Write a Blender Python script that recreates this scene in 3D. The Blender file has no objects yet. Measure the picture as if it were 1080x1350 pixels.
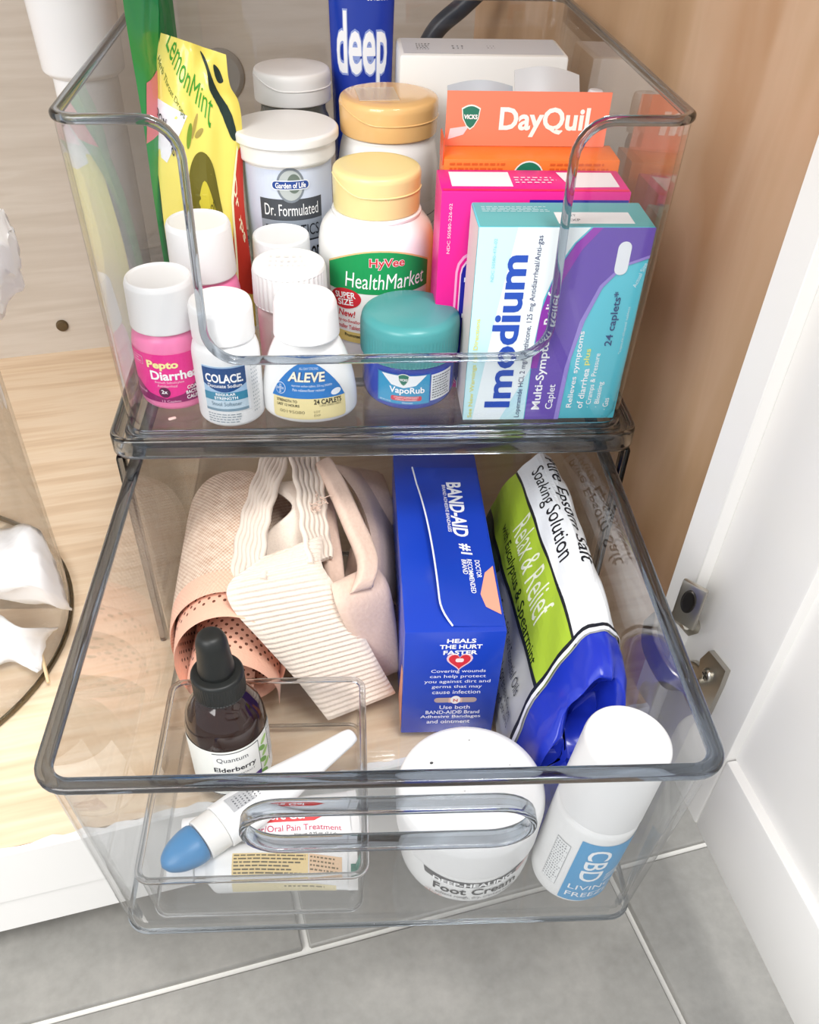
import bpy, bmesh, math, random
from mathutils import Vector, Matrix
from mathutils.geometry import tessellate_polygon
random.seed(7)
SC = bpy.context.scene
COL = SC.collection
PI = math.pi

# ------------------------------------------------------------------ camera
F_PX, PCX, PCY = 1134.53, 522.65, 780.0
CAM = Vector((-0.01006, -0.41721, 0.43074))
YAW, PITCH, ROLL = 0.06211, 0.76252, 0.02935
_f = Vector((math.sin(YAW)*math.cos(PITCH), math.cos(YAW)*math.cos(PITCH), -math.sin(PITCH)))
_r = Vector((math.cos(YAW), -math.sin(YAW), 0)); _u = _r.cross(_f)
RIGHT = _r*math.cos(ROLL) + _u*math.sin(ROLL)
UP = -_r*math.sin(ROLL) + _u*math.cos(ROLL)
cd = bpy.data.cameras.new('camera'); cam = bpy.data.objects.new('camera', cd); COL.objects.link(cam)
m3 = Matrix((RIGHT, UP, -_f)).transposed()
cam.matrix_world = Matrix.Translation(CAM) @ m3.to_4x4()
cd.sensor_fit = 'VERTICAL'; cd.sensor_height = 24.0; cd.lens = F_PX*24.0/1350
cd.shift_x = (540-PCX)/1350; cd.shift_y = (PCY-675)/1350
cd.clip_start = 0.01; cd.clip_end = 50
SC.camera = cam

def _ray(u, v): return RIGHT*((u-PCX)/F_PX) - UP*((v-PCY)/F_PX) + _f
def px(u, v, z):
    d = _ray(u, v); return CAM + d*((z-CAM.z)/d.z)
def pxy(u, v, y):
    d = _ray(u, v); return CAM + d*((y-CAM.y)/d.y)

# ------------------------------------------------------------------ world and light
SC.view_settings.view_transform = 'Standard'
SC.view_settings.look = 'None'
SC.view_settings.gamma = 1.0
SC.view_settings.use_curve_mapping = False
SC.view_settings.exposure = 0.74
SC.cycles.max_bounces = 16
SC.cycles.transparent_max_bounces = 40
SC.cycles.transmission_bounces = 12
SC.cycles.caustics_refractive = True
w = bpy.data.worlds.new('world'); SC.world = w; w.use_nodes = True
bg = w.node_tree.nodes['Background']
bg.inputs['Color'].default_value = (0.93, 0.96, 1.0, 1); bg.inputs['Strength'].default_value = 0.55

def area(name, loc, target, size, power, col=(1, 1, 1), sy=None):
    l = bpy.data.lights.new(name, 'AREA'); l.energy = power; l.color = col
    l.shape = 'RECTANGLE'; l.size = size; l.size_y = sy or size
    o = bpy.data.objects.new(name, l); COL.objects.link(o); o.location = loc
    d = Vector(target) - Vector(loc); o.rotation_euler = d.to_track_quat('-Z', 'Y').to_euler()
    return o
area('window_light', (-1.1, -1.5, 1.5), (0, 0, 0.1), 1.1, 24, (1.0, 0.985, 0.96), 1.3)
area('ceiling_light', (0.45, -0.75, 2.1), (0, 0, 0.1), 0.7, 22, (1.0, 0.99, 0.97))

# ------------------------------------------------------------------ materials
def lin(h):
    h = h.lstrip('#'); o = []
    for i in (0, 2, 4):
        c = int(h[i:i+2], 16)/255
        o.append(c/12.92 if c <= .04045 else ((c+.055)/1.055)**2.4)
    return (*o, 1)
MATS = {}
def mat(name, hexc, rough=.4, spec=.5, metal=0, coat=0, trans=0, ior=1.45, sss=0, alpha=1):
    if name in MATS: return MATS[name]
    m = bpy.data.materials.new(name); m.use_nodes = True
    b = m.node_tree.nodes['Principled BSDF']
    b.inputs['Base Color'].default_value = lin(hexc)
    b.inputs['Roughness'].default_value = rough
    b.inputs['Specular IOR Level'].default_value = spec
    b.inputs['Metallic'].default_value = metal
    b.inputs['Coat Weight'].default_value = coat
    b.inputs['Coat Roughness'].default_value = .08
    b.inputs['Transmission Weight'].default_value = trans
    b.inputs['IOR'].default_value = ior
    b.inputs['Alpha'].default_value = alpha
    if sss:
        b.inputs['Subsurface Weight'].default_value = sss
        b.inputs['Subsurface Radius'].default_value = (.004, .003, .002)
        b.inputs['Subsurface Scale'].default_value = 1
    MATS[name] = m
    return m
def ink(hexc): return mat('ink_'+hexc.strip('#'), hexc, .45, .35)
def nodes(m): return m.node_tree.nodes, m.node_tree.links, m.node_tree.nodes['Principled BSDF']
def ramp(nt, stops):
    r = nt.nodes.new('ShaderNodeValToRGB'); e = r.color_ramp.elements
    while len(e) < len(stops): e.new(.5)
    for el, (p, h) in zip(e, stops): el.position = p; el.color = lin(h)
    return r

def clear_wall(name, tint=(.965, .97, .975), base=.04, k=.85):
    m = bpy.data.materials.new(name); m.use_nodes = True; nt = m.node_tree; nt.nodes.clear()
    out = nt.nodes.new('ShaderNodeOutputMaterial'); mx = nt.nodes.new('ShaderNodeMixShader')
    t = nt.nodes.new('ShaderNodeBsdfTransparent'); t.inputs[0].default_value = (*tint, 1)
    g = nt.nodes.new('ShaderNodeBsdfGlossy'); g.inputs['Roughness'].default_value = .015
    lw = nt.nodes.new('ShaderNodeLayerWeight'); lw.inputs[0].default_value = .5
    p = nt.nodes.new('ShaderNodeMath'); p.operation = 'POWER'; p.inputs[1].default_value = 4.0
    a = nt.nodes.new('ShaderNodeMath'); a.operation = 'MULTIPLY_ADD'; a.inputs[1].default_value = k; a.inputs[2].default_value = base
    nt.links.new(lw.outputs['Facing'], p.inputs[0]); nt.links.new(p.outputs[0], a.inputs[0])
    nt.links.new(a.outputs[0], mx.inputs[0]); nt.links.new(t.outputs[0], mx.inputs[1]); nt.links.new(g.outputs[0], mx.inputs[2])
    nt.links.new(mx.outputs[0], out.inputs[0]); MATS[name] = m
    return m
CLEAR = clear_wall('clear_plastic')
CLEAR2 = clear_wall('thin_clear_plastic', (.988, .99, .992), .03, .8)
RIMD = mat('drawer_rim_plastic', '#88929e', .03, .5, trans=1, ior=1.49)  # both rim tints put the dark seen edge-on through the wall into colour
RIM = mat('clear_plastic_rim', '#b4bcc4', .03, .5, trans=1, ior=1.49)
RIM2 = mat('clear_tray_rim', '#e0e2e4', .03, .5, trans=1, ior=1.45)

WHITE = mat('white_plastic', '#f1f1f1', .35)
WHITE2 = mat('white_glossy_plastic', '#f3f3f2', .22)
PAPER = mat('white_card', '#f2f2f0', .5)
CHROME = mat('brushed_nickel', '#b9b4aa', .28, metal=1)
DARKM = mat('dark_metal', '#4b4844', .4, metal=1)

def wood(name, stops, stretch, rough=.5, det=5, dist=.35, big=2.2):
    m = mat(name, '#ffffff', rough); N, L, b = nodes(m); nt = m.node_tree
    tc = N.new('ShaderNodeTexCoord'); mp = N.new('ShaderNodeMapping'); mp.inputs['Scale'].default_value = stretch
    L.new(tc.outputs['Object'], mp.inputs[0])
    n1 = N.new('ShaderNodeTexNoise'); n1.inputs['Scale'].default_value = 1; n1.inputs['Detail'].default_value = det; n1.inputs['Distortion'].default_value = dist
    L.new(mp.outputs[0], n1.inputs['Vector'])
    n2 = N.new('ShaderNodeTexNoise'); n2.inputs['Scale'].default_value = .22; n2.inputs['Detail'].default_value = 3; n2.inputs['Distortion'].default_value = big
    L.new(mp.outputs[0], n2.inputs['Vector'])
    mx = N.new('ShaderNodeMix'); mx.inputs[0].default_value = .5
    L.new(n1.outputs[0], mx.inputs[2]); L.new(n2.outputs[0], mx.inputs[3])
    r = ramp(nt, stops); L.new(mx.outputs[0], r.inputs[0]); L.new(r.outputs[0], b.inputs['Base Color'])
    bp = N.new('ShaderNodeBump'); bp.inputs['Strength'].default_value = .06; bp.inputs['Distance'].default_value = .001
    L.new(n1.outputs[0], bp.inputs['Height']); L.new(bp.outputs[0], b.inputs['Normal'])
    return m
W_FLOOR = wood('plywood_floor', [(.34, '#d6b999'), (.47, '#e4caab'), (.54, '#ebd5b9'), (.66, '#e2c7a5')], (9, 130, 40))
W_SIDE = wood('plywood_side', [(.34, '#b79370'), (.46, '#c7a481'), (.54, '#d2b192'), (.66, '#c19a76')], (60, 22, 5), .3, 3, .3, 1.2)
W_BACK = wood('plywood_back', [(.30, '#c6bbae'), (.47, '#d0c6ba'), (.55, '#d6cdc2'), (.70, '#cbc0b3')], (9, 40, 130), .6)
DOORW = mat('white_cabinet_paint', '#eceae7', .28)

def tile_mat():
    m = mat('grey_tile', '#8f8c87', .45); N, L, b = nodes(m); nt = m.node_tree
    tc = N.new('ShaderNodeTexCoord')
    n = N.new('ShaderNodeTexNoise'); n.inputs['Scale'].default_value = 14; n.inputs['Detail'].default_value = 8; n.inputs['Roughness'].default_value = .65
    L.new(tc.outputs['Object'], n.inputs['Vector'])
    n2 = N.new('ShaderNodeTexNoise'); n2.inputs['Scale'].default_value = 160; n2.inputs['Detail'].default_value = 3
    L.new(tc.outputs['Object'], n2.inputs['Vector'])
    mx = N.new('ShaderNodeMix'); mx.inputs[0].default_value = .25; L.new(n.outputs[0], mx.inputs[2]); L.new(n2.outputs[0], mx.inputs[3])
    r = ramp(nt, [(.3, '#7d7b77'), (.5, '#8d8b86'), (.7, '#9c9994')]); L.new(mx.outputs[0], r.inputs[0]); L.new(r.outputs[0], b.inputs['Base Color'])
    return m
TILE = tile_mat(); GROUT = mat('grout', '#dcdad5', .8)

# ------------------------------------------------------------------ object helpers
def link(name, me, m=None, parent=None, loc=None, rot=None, smooth=True, angle=40):
    o = bpy.data.objects.new(name, me); COL.objects.link(o)
    if m is not None: me.materials.append(m)
    if parent: o.parent = parent
    if loc is not None: o.location = loc
    if rot is not None: o.rotation_euler = rot
    if smooth:
        me.shade_smooth()
        try: me.set_sharp_from_angle(angle=math.radians(angle))
        except Exception: pass
    return o
def mesh(name, V, Fc, m=None, parent=None, smooth=True, fix=True, angle=40, uv=None, weld=0):
    me = bpy.data.meshes.new(name); me.from_pydata([tuple(v) for v in V], [], Fc)
    if uv:
        ul = me.uv_layers.new(name='UVMap')
        for p in me.polygons:
            for li in p.loop_indices: ul.data[li].uv = uv[me.loops[li].vertex_index]
    if fix or weld:
        bm = bmesh.new(); bm.from_mesh(me)
        if weld: bmesh.ops.remove_doubles(bm, verts=bm.verts, dist=weld)
        if fix: bmesh.ops.recalc_face_normals(bm, faces=bm.faces)
        bm.to_mesh(me); bm.free()
    return link(name, me, m, parent, smooth=smooth, angle=angle)
def tag(o, label, cat, group=None):
    o['label'] = label; o['category'] = cat
    if group: o['group'] = group
    return o
def thing(name, label, cat, loc=(0, 0, 0), rot=(0, 0, 0), group=None):
    o = bpy.data.objects.new(name, None); COL.objects.link(o); o.empty_display_size = .02
    o.location = loc; o.rotation_euler = rot
    return tag(o, label, cat, group)
def struct(o): o['kind'] = 'structure'; return o

def box(name, x0, x1, y0, y1, z0, z1, m, parent=None, bev=0, seg=2):
    bm = bmesh.new(); bmesh.ops.create_cube(bm, size=1)
    for v in bm.verts: v.co = ((x0+x1)/2+v.co.x*(x1-x0), (y0+y1)/2+v.co.y*(y1-y0), (z0+z1)/2+v.co.z*(z1-z0))
    if bev: bmesh.ops.bevel(bm, geom=bm.edges[:], offset=bev, segments=seg, affect='EDGES', profile=.5)
    me = bpy.data.meshes.new(name); bm.to_mesh(me); bm.free()
    return link(name, me, m, parent)

def lathe(name, prof, m, parent=None, seg=56, sx=1, sy=1, rib=None, loc=None):
    V = []; Fc = []; n = len(prof)
    if rib: seg = rib[0]*4
    for i, (r, z) in enumerate(prof):
        for k in range(seg):
            a = 2*PI*k/seg; rr = r
            if rib and rib[2] <= z <= rib[3] and r > rib[4]: rr = r - (rib[1] if k % 4 in (0, 1) else 0)
            V.append((rr*math.cos(a)*sx, rr*math.sin(a)*sy, z))
    for i in range(n-1):
        for k in range(seg):
            k2 = (k+1) % seg
            Fc.append((i*seg+k, i*seg+k2, (i+1)*seg+k2, (i+1)*seg+k))
    if prof[0][0] > 1e-6: Fc.append(tuple(reversed(range(seg))))
    if prof[-1][0] > 1e-6: Fc.append(tuple((n-1)*seg+k for k in range(seg)))
    o = mesh(name, V, Fc, m, parent, weld=1e-6, angle=35)
    if loc: o.location = loc
    return o
def rnd(prof_pts, r, steps=4):
    """round the inner corners of a lathe profile"""
    out = [prof_pts[0]]
    for i in range(1, len(prof_pts)-1):
        a, b, c = (Vector(p) for p in prof_pts[i-1:i+2])
        d1 = (a-b); d2 = (c-b); q = min(r, d1.length*.45, d2.length*.45)
        if q < 1e-6: out.append(tuple(b)); continue
        p0 = b+d1.normalized()*q; p2 = b+d2.normalized()*q
        for k in range(steps+1):
            t = k/steps; out.append(tuple(p0*(1-t)**2+b*2*t*(1-t)+p2*t*t))
    out.append(prof_pts[-1])
    return out

def catmull(P, n=8, closed=False):
    P = [Vector(p) for p in P]; out = []
    N = len(P); rng = range(N) if closed else range(N-1)
    for i in rng:
        p0 = P[(i-1) % N] if closed or i > 0 else P[0]*2-P[1]
        p1 = P[i]; p2 = P[(i+1) % N]
        p3 = P[(i+2) % N] if closed or i+2 < N else P[-1]*2-P[-2]
        for k in range(n):
            t = k/n
            out.append(.5*((2*p1)+(p2-p0)*t+(2*p0-5*p1+4*p2-p3)*t*t+(3*p1-p0-3*p2+p3)*t**3))
    if not closed: out.append(P[-1])
    return out

def sweep(name, path, normals, sec, m, parent=None, closed=True):
    """sec: list of (out, up) offsets; normals: outward vector per path point"""
    V = []; Fc = []; n = len(path); s = len(sec)
    for i in range(n):
        a = path[(i-1) % n] if closed or i else path[0]; b = path[(i+1) % n] if closed or i < n-1 else path[-1]
        T = (b-a).normalized(); Nn = (normals[i]-T*normals[i].dot(T)).normalized(); B = Nn.cross(T)
        if B.z < -.3: B = B
        for (o_, u_) in sec: V.append(path[i]+Nn*o_+B*u_)
    for i in range(n if closed else n-1):
        j = (i+1) % n
        for k in range(s):
            k2 = (k+1) % s; Fc.append((i*s+k, i*s+k2, j*s+k2, j*s+k))
    if not closed: Fc.append(tuple(range(s))); Fc.append(tuple((n-1)*s+k for k in range(s)))
    return mesh(name, V, Fc, m, parent, angle=50)
def rsec(w_, h_, r, n=4, ox=0, oy=0):
    out = []
    for cx, cy, a0 in ((w_/2-r, h_/2-r, 0), (-w_/2+r, h_/2-r, 90), (-w_/2+r, -h_/2+r, 180), (w_/2-r, -h_/2+r, 270)):
        for k in range(n+1):
            a = math.radians(a0+90*k/n); out.append((cx+r*math.cos(a)+ox, cy+r*math.sin(a)+oy))
    return out
def tube(name, pts, r, m, parent=None, seg=12, closed=False):
    nor = [Vector((0.12, .3, .95)) for _ in pts]
    return sweep(name, [Vector(p) for p in pts], nor, [(r*math.cos(2*PI*k/seg), r*math.sin(2*PI*k/seg)) for k in range(seg)], m, parent, closed)

# ------------------------------------------------------------------ printing
_txt = {}
def text2d(s, bold, shear):
    key = (s, bold, shear)
    if key in _txt: return _txt[key]
    cu = bpy.data.curves.new('t', 'FONT'); cu.body = s; cu.size = 1; cu.offset = bold; cu.shear = shear; cu.resolution_u = 3
    o = bpy.data.objects.new('t', cu); COL.objects.link(o)
    dg = bpy.context.evaluated_depsgraph_get(); dg.update()
    e = o.evaluated_get(dg); me = e.to_mesh()
    V = [(v.co.x, v.co.y) for v in me.vertices]; Fc = [tuple(p.vertices) for p in me.polygons]
    e.to_mesh_clear(); bpy.data.objects.remove(o); bpy.data.curves.remove(cu)
    _txt[key] = (V, Fc); return V, Fc
class Print:
    join = False
    """flat print collected in label coordinates (metres) and laid on a surface by fn(u, v, lift)"""
    def __init__(self, fn, parent, du=0, dv=0): self.fn = fn; self.parent = parent; self.du = du; self.dv = dv; self.g = {}; self.n = 0
    def add(self, V, Fc, col, layer, kind):
        if not self.join: self.n += 1
        vs, fs = self.g.setdefault((kind, col, self.n), ([], [])); b = len(vs)
        vs.extend((x, y, layer*1e-4) for x, y in V); fs.extend(tuple(i+b for i in f) for f in Fc)
    def poly(self, pts, col, layer=1, kind='printed_panel'):
        tr = tessellate_polygon([[Vector((x, y, 0)) for x, y in pts]])
        self.add(pts, tr, col, layer, kind); return self
    def rect(self, x0, y0, x1, y1, col, layer=1, kind='printed_panel'):
        return self.poly([(x0, y0), (x1, y0), (x1, y1), (x0, y1)], col, layer, kind)
    def rrect(self, x0, y0, x1, y1, r, col, layer=1, kind='printed_panel'):
        return self.poly([(a+(x0+x1)/2, b+(y0+y1)/2) for a, b in rsec(x1-x0, y1-y0, r)], col, layer, kind)
    def ell(self, cx, cy, rx, ry, col, layer=1, kind='printed_panel', n=28, rot=0):
        c, s = math.cos(rot), math.sin(rot)
        return self.poly([(cx+rx*math.cos(2*PI*k/n)*c-ry*math.sin(2*PI*k/n)*s, cy+rx*math.cos(2*PI*k/n)*s+ry*math.sin(2*PI*k/n)*c) for k in range(n)], col, layer, kind)
    def text(self, s, cx, cy, w_, h_, col, rot=0, bold=0.0, shear=0.0, layer=3, arc=0):
        V, Fc = text2d(s, bold, shear)
        if not V: return self
        x0 = min(v[0] for v in V); x1 = max(v[0] for v in V); y0 = min(v[1] for v in V); y1 = max(v[1] for v in V)
        a = math.radians(rot); c, sn = math.cos(a), math.sin(a); out = []
        for x, y in V:
            X = ((x-x0)/(x1-x0)-.5)*w_; Y = ((y-y0)/(y1-y0)-.5)*h_
            if arc: Y += arc*(1-(2*X/w_)**2)
            out.append((cx+X*c-Y*sn, cy+X*sn+Y*c))
        self.add(out, Fc, col, layer, 'lettering'); return self
    def fine(self, x0, y0, x1, y1, n, col, rot=0, layer=3, words='lorem'):
        """rows of fine print too small to read, as broken dashes"""
        self.n += 1; self.join = True
        for i in range(n):
            y = y1-(y1-y0)*(i+.5)/n; h = (y1-y0)/n*.42; x = x0
            end = x1-(x1-x0)*random.uniform(0, .25)
            while x < end:
                wd = random.uniform(.04, .12)*(x1-x0) if rot == 0 else random.uniform(.04, .12)*(x1-x0)
                self.rect(x, y-h/2, min(x+wd, end), y+h/2, col, layer, 'lettering'); x += wd+h*.8
        self.join = False
        return self
    def build(self):
        for (kind, col, _), (vs, fs) in self.g.items():
            bm = bmesh.new(); bv = [bm.verts.new(v) for v in vs]
            for f in fs:
                try: bm.faces.new([bv[i] for i in f])
                except ValueError: pass
            for ax, d in ((0, self.du), (1, self.dv)):
                if not d: continue
                lo = min(v.co[ax] for v in bm.verts); hi = max(v.co[ax] for v in bm.verts)
                k = math.ceil(lo/d)
                while k*d < hi:
                    no = (1, 0, 0) if ax == 0 else (0, 1, 0); co = (k*d+1e-7, 0, 0) if ax == 0 else (0, k*d+1e-7, 0)
                    bmesh.ops.bisect_plane(bm, geom=bm.verts[:]+bm.edges[:]+bm.faces[:], plane_co=co, plane_no=no, dist=1e-9); k += 1
            for v in bm.verts: v.co = self.fn(v.co.x, v.co.y, v.co.z)
            me = bpy.data.meshes.new(kind); bm.to_mesh(me); bm.free()
            link(kind, me, ink(col) if isinstance(col, str) else col, self.parent, smooth=False)
def on_front(y=0, x=0, z=0): return lambda u, v, l: (x+u, y-l-5e-5, z+v)
def on_top(z, x=0, y=0): return lambda u, v, l: (x+u, y+v, z+l+5e-5)
def on_left(x, y=0, z=0): return lambda u, v, l: (x-l-5e-5, y-u, z+v)
def on_cyl(rf, z0=0, sx=1, sy=1, turn=0):
    def fn(u, v, l):
        z = z0+v; r = rf(z) if callable(rf) else rf
        a = -PI/2+turn+u/(rf(z0) if callable(rf) else rf); R = r+l+1e-4
        return (R*math.cos(a)*sx, R*math.sin(a)*sy, z)
    return fn
def prof_r(prof):
    def f(z):
        best = max(prof, key=lambda p: p[0])[0]
        for (r0, z0), (r1, z1) in zip(prof, prof[1:]):
            if z1 > z0+1e-9 and z0 <= z <= z1: return r0+(r1-r0)*(z-z0)/(z1-z0)
        return best
    return f

# ------------------------------------------------------------------ setting: tiled floor
CA = math.radians(13.6)
E1 = Vector((math.cos(CA), math.sin(CA), 0)); E2 = Vector((-math.sin(CA), math.cos(CA), 0))
ZF = -0.11
fl = struct(box('floor', -1.6, 1.6, -1.9, 1.0, ZF-.06, ZF-.004, GROUT))
gA = px(300, 1281, ZF)                       # a point on the long joint
jB = px(868, 1278, ZF); jC = px(401, 1236, ZF)
TL, TW, GW = .60, .30, .0042
me_tile = None
def add_tile(c):
    global me_tile
    if me_tile is None:
        t = box('tile', -TL/2+GW/2, TL/2-GW/2, -TW/2+GW/2, TW/2-GW/2, -.008, 0, TILE, fl, .0012, 1); me_tile = t.data
    else:
        t = bpy.data.objects.new('tile', me_tile); COL.objects.link(t); t.parent = fl
    t.location = (c.x, c.y, ZF); t.rotation_euler = (0, 0, CA)
sB = (jB-gA).dot(E1); sC = (jC-gA).dot(E1)
for row in range(-6, 3):
    s0 = sB if row < 0 and row % 2 else sC
    if row >= 0 and row % 2: s0 = sB
    for k in range(-3, 3):
        c = gA+E1*(s0+TL*(k+.5))+E2*(TW*(row+.5))
        add_tile(c)

# ------------------------------------------------------------------ setting: sink cabinet
FP = Vector((.18, -.077, 0))                 # a point of the cabinet's front plane
cab = thing('sink_cabinet', 'under-sink cabinet of bare plywood with white face frame and open white door', 'cabinet')
fl_ = Matrix.Translation(FP) @ Matrix.Rotation(CA, 4, 'Z')
cab.matrix_world = fl_                       # local x along the front, y into the cabinet
def cl(p): return fl_.inverted() @ Vector(p)
WX = .056                                    # inner face of the right side panel
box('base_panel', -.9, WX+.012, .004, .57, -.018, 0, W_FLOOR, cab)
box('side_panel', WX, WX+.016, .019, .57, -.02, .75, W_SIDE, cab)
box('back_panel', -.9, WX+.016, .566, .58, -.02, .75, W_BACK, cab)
box('top_panel', -.9, WX+.016, 0, .58, .75, .77, W_SIDE, cab)  # out of view, added to shade the interior from light above
# ragged paint line along the rail: rail top with a slightly wavy back edge
def rail():
    V = []; Fc = []; n = 160; x0, x1 = -.9, .003
    for i in range(n+1):
        x = x0+(x1-x0)*i/n; q = .003+.0011*math.sin(i*1.7)+.0008*math.sin(i*.6+1)+.0006*math.sin(i*4.1)
        for (y, z) in ((-.0, -.047), (-.0, -.001), (.001, .0006), (.001+q, .0008), (.001+q, -.047)): V.append((x, y, z))
    for i in range(n):
        for k in range(5):
            k2 = (k+1) % 5; Fc.append((i*5+k, i*5+k2, (i+1)*5+k2, (i+1)*5+k))
    Fc += [(0, 1, 2, 3, 4), tuple(n*5+k for k in range(5))]
    return mesh('bottom_rail', V, Fc, DOORW, cab, angle=30)
rail()
box('lower_rail', -.9, .06, .0015, .02, -.082, -.0475, DOORW, cab, .0006, 1)
box('toe_kick', -.9, .06, .07, .085, ZF, -.02, DOORW, cab)
box('stile', -.0045, .058, -.001, .019, -.02, .75, DOORW, cab, .0006, 1)
# round cap over a screw hole, and the steel plate round the water line, both on the back panel
def disc(name, u, v, r, m, t=.003, hole=None):
    d = _ray(u, v); n = E2; P0 = FP+E2*.566
    p = CAM+d*((P0-CAM).dot(n)/d.dot(n)); q = cl(p)
    o = lathe(name, rnd([(0.0, t), (r*.8, t), (r, t*.4), (r, 0)], .0006), m, cab, 28)
    o.rotation_euler = (PI/2, 0, 0); o.location = (q.x, .566, q.z); return o
disc('screw_cap', 82, 429, .0058, mat('brown_cap', '#5b4a2f', .5))
disc('wall_plate', 290, 100, .021, mat('steel_plate', '#a9a6a2', .35), .004)
pipe_m = mat('pvc_pipe', '#f0f1f4', .25)
pc = pxy(105, 60, .33)
sp = thing('drain_pipe', 'white plastic drain pipe with wide collar standing behind the upper bin', 'pipe', (pc.x, pc.y, 0))
CZ = pxy(105, 110, .30).z
lathe('collar', rnd([(.0260, CZ), (.0300, CZ+.003), (.0325, CZ+.08), (.0340, .45), (.0, .45)], .0015), pipe_m, sp, 40)
lathe('pipe', [(.0235, 0), (.0240, CZ-.0005)], pipe_m, sp, 36)
hp = [pxy(u, v, .40) for u, v in ((548, 90), (575, 40), (610, 8), (650, -30))]
hose = tube('water_hose', catmull(hp, 8), .0075, mat('dark_hose', '#39404d', .35), None, 14)
tag(hose, 'dark flexible water hose curving down behind the upper bin', 'hose')

# open door: slab frame and recessed panel
dA = math.radians(98.1); DD = Vector((-math.cos(dA), -math.sin(dA), 0))   # from hinge edge towards the room
door = bpy.data.objects.new('door', None); COL.objects.link(door); door.parent = cab
hz = Vector((.1836, -.0768, 0))
dm = Matrix((( DD.x, -DD.y, 0, hz.x), (DD.y, DD.x, 0, hz.y), (0, 0, 1, 0), (0, 0, 0, 1)))
door.matrix_parent_inverse = fl_.inverted(); door.matrix_basis = dm
DB = -.03; ST = .068; DH = .72; DW = .42; DT = .019
box('stile', 0, ST, 0, DT, DB, DH, DOORW, door, .0015, 2)
box('stile', DW-ST, DW, 0, DT, DB, DH, DOORW, door, .0015, 2)
box('rail', ST+.0004, DW-ST-.0004, 0.0002, DT-.0002, DB, DB+.066, DOORW, door, .0015, 2)
box('rail', ST+.0004, DW-ST-.0004, 0.0002, DT-.0002, DH-.066, DH, DOORW, door, .0015, 2)
box('panel', ST, DW-ST, .006, .013, DB+.066, DH-.066, DOORW, door)

# two hinges seen beside the door edge
def hinge_plate(pts, y, name, parent, t=.0022):
    n = len(pts); V = [(a, y, b) for a, b in pts]+[(a, y-t, b) for a, b in pts]
    Fc = [tuple(range(n)), tuple(reversed(range(n, 2*n)))]+[(i, (i+1) % n, n+(i+1) % n, n+i) for i in range(n)]
    return mesh(name, V, Fc, CHROME, parent)
def on_door(u, v):
    P0 = hz; n = Vector((-DD.y, DD.x, 0)); d = _ray(u, v); return dm.inverted() @ (CAM+d*((P0-CAM).dot(n)/d.dot(n)))
def hinge():
    h = thing('hinge', 'nickel cup hinge joining the white door to the face frame', 'hinge')
    h.matrix_world = dm
    q = [on_door(u, v) for u, v in ((930, 868), (942, 857), (964, 884), (956, 905), (935, 950), (925, 945), (933, 910), (927, 890))]
    hinge_plate([(p.x, p.z) for p in q], -.0002, 'mounting_wing', h, .003)
    c = on_door(941, 889)
    s = lathe('screw', rnd([(0, .0022), (.0036, .0022), (.0042, .001), (.0042, 0)], .0006), CHROME, h, 20)
    s.rotation_euler = (PI/2, 0, 0); s.location = (c.x, -.0032, c.z)
    for a in (0, 1):
        b_ = box('slot', -.0026 if a else -.0005, .0026 if a else .0005, -.0003, .0002, -.0005 if a else -.0026, .0005 if a else .0026, DARKM, h); b_.location = (c.x, -.0054, c.z)
    c = on_door(921, 905)
    cu = lathe('cup', rnd([(0, -.004), (.011, -.004), (.0125, .003), (.0155, .003), (.0155, .0002)], .0008), CHROME, h, 32)
    cu.rotation_euler = (PI/2, 0, 0); cu.location = (c.x, 0, c.z)
    a = on_door(905, 815)
    arm = [Vector((c.x-.001, -.004, c.z)), Vector((c.x-.006, -.017, c.z+.004)), Vector((-.006, -.019, c.z+.008)), Vector((-.022, -.012, c.z+.012))]
    sweep('arm', catmull(arm, 5), [Vector((0, -1, .2))]*16, rsec(.004, .015, .0015), CHROME, h, closed=False)
    n_ = Vector((-DD.y, DD.x, 0)); P0 = hz-n_*.015; d_ = _ray(909, 797); m_ = dm.inverted() @ (CAM+d_*((P0-CAM).dot(n_)/d_.dot(n_)))
    br = bpy.data.objects.new('frame_bracket', None); COL.objects.link(br); br.parent = h; br.location = m_; br.rotation_euler = (0, 0, math.radians(35))
    box('bracket_plate', -.0075, .0075, -.0016, .0016, -.0150, .0150, CHROME, br, .0014, 2)
    cm_ = lathe('cam_slot', rnd([(0, .0006), (.0040, .0006), (.0052, .0010), (.0056, .0004), (.0056, 0)], .0003), DARKM, br, 24); cm_.rotation_euler = (PI/2, 0, 0); cm_.location = (-.0004, -.0017, .0030); cm_.scale = (.75, 1.45, 1)
    ba = [Vector((.0, .0005, -.012)), Vector((-.004, .006, -.018)), Vector((-.002, .013, -.024)), Vector((.004, .016, -.030))]
    sweep('bracket_arm', catmull(ba, 5), [Vector((0, -1, .2))]*16, rsec(.004, .012, .0015), CHROME, br, closed=False)
    return h
hinge()

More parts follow.
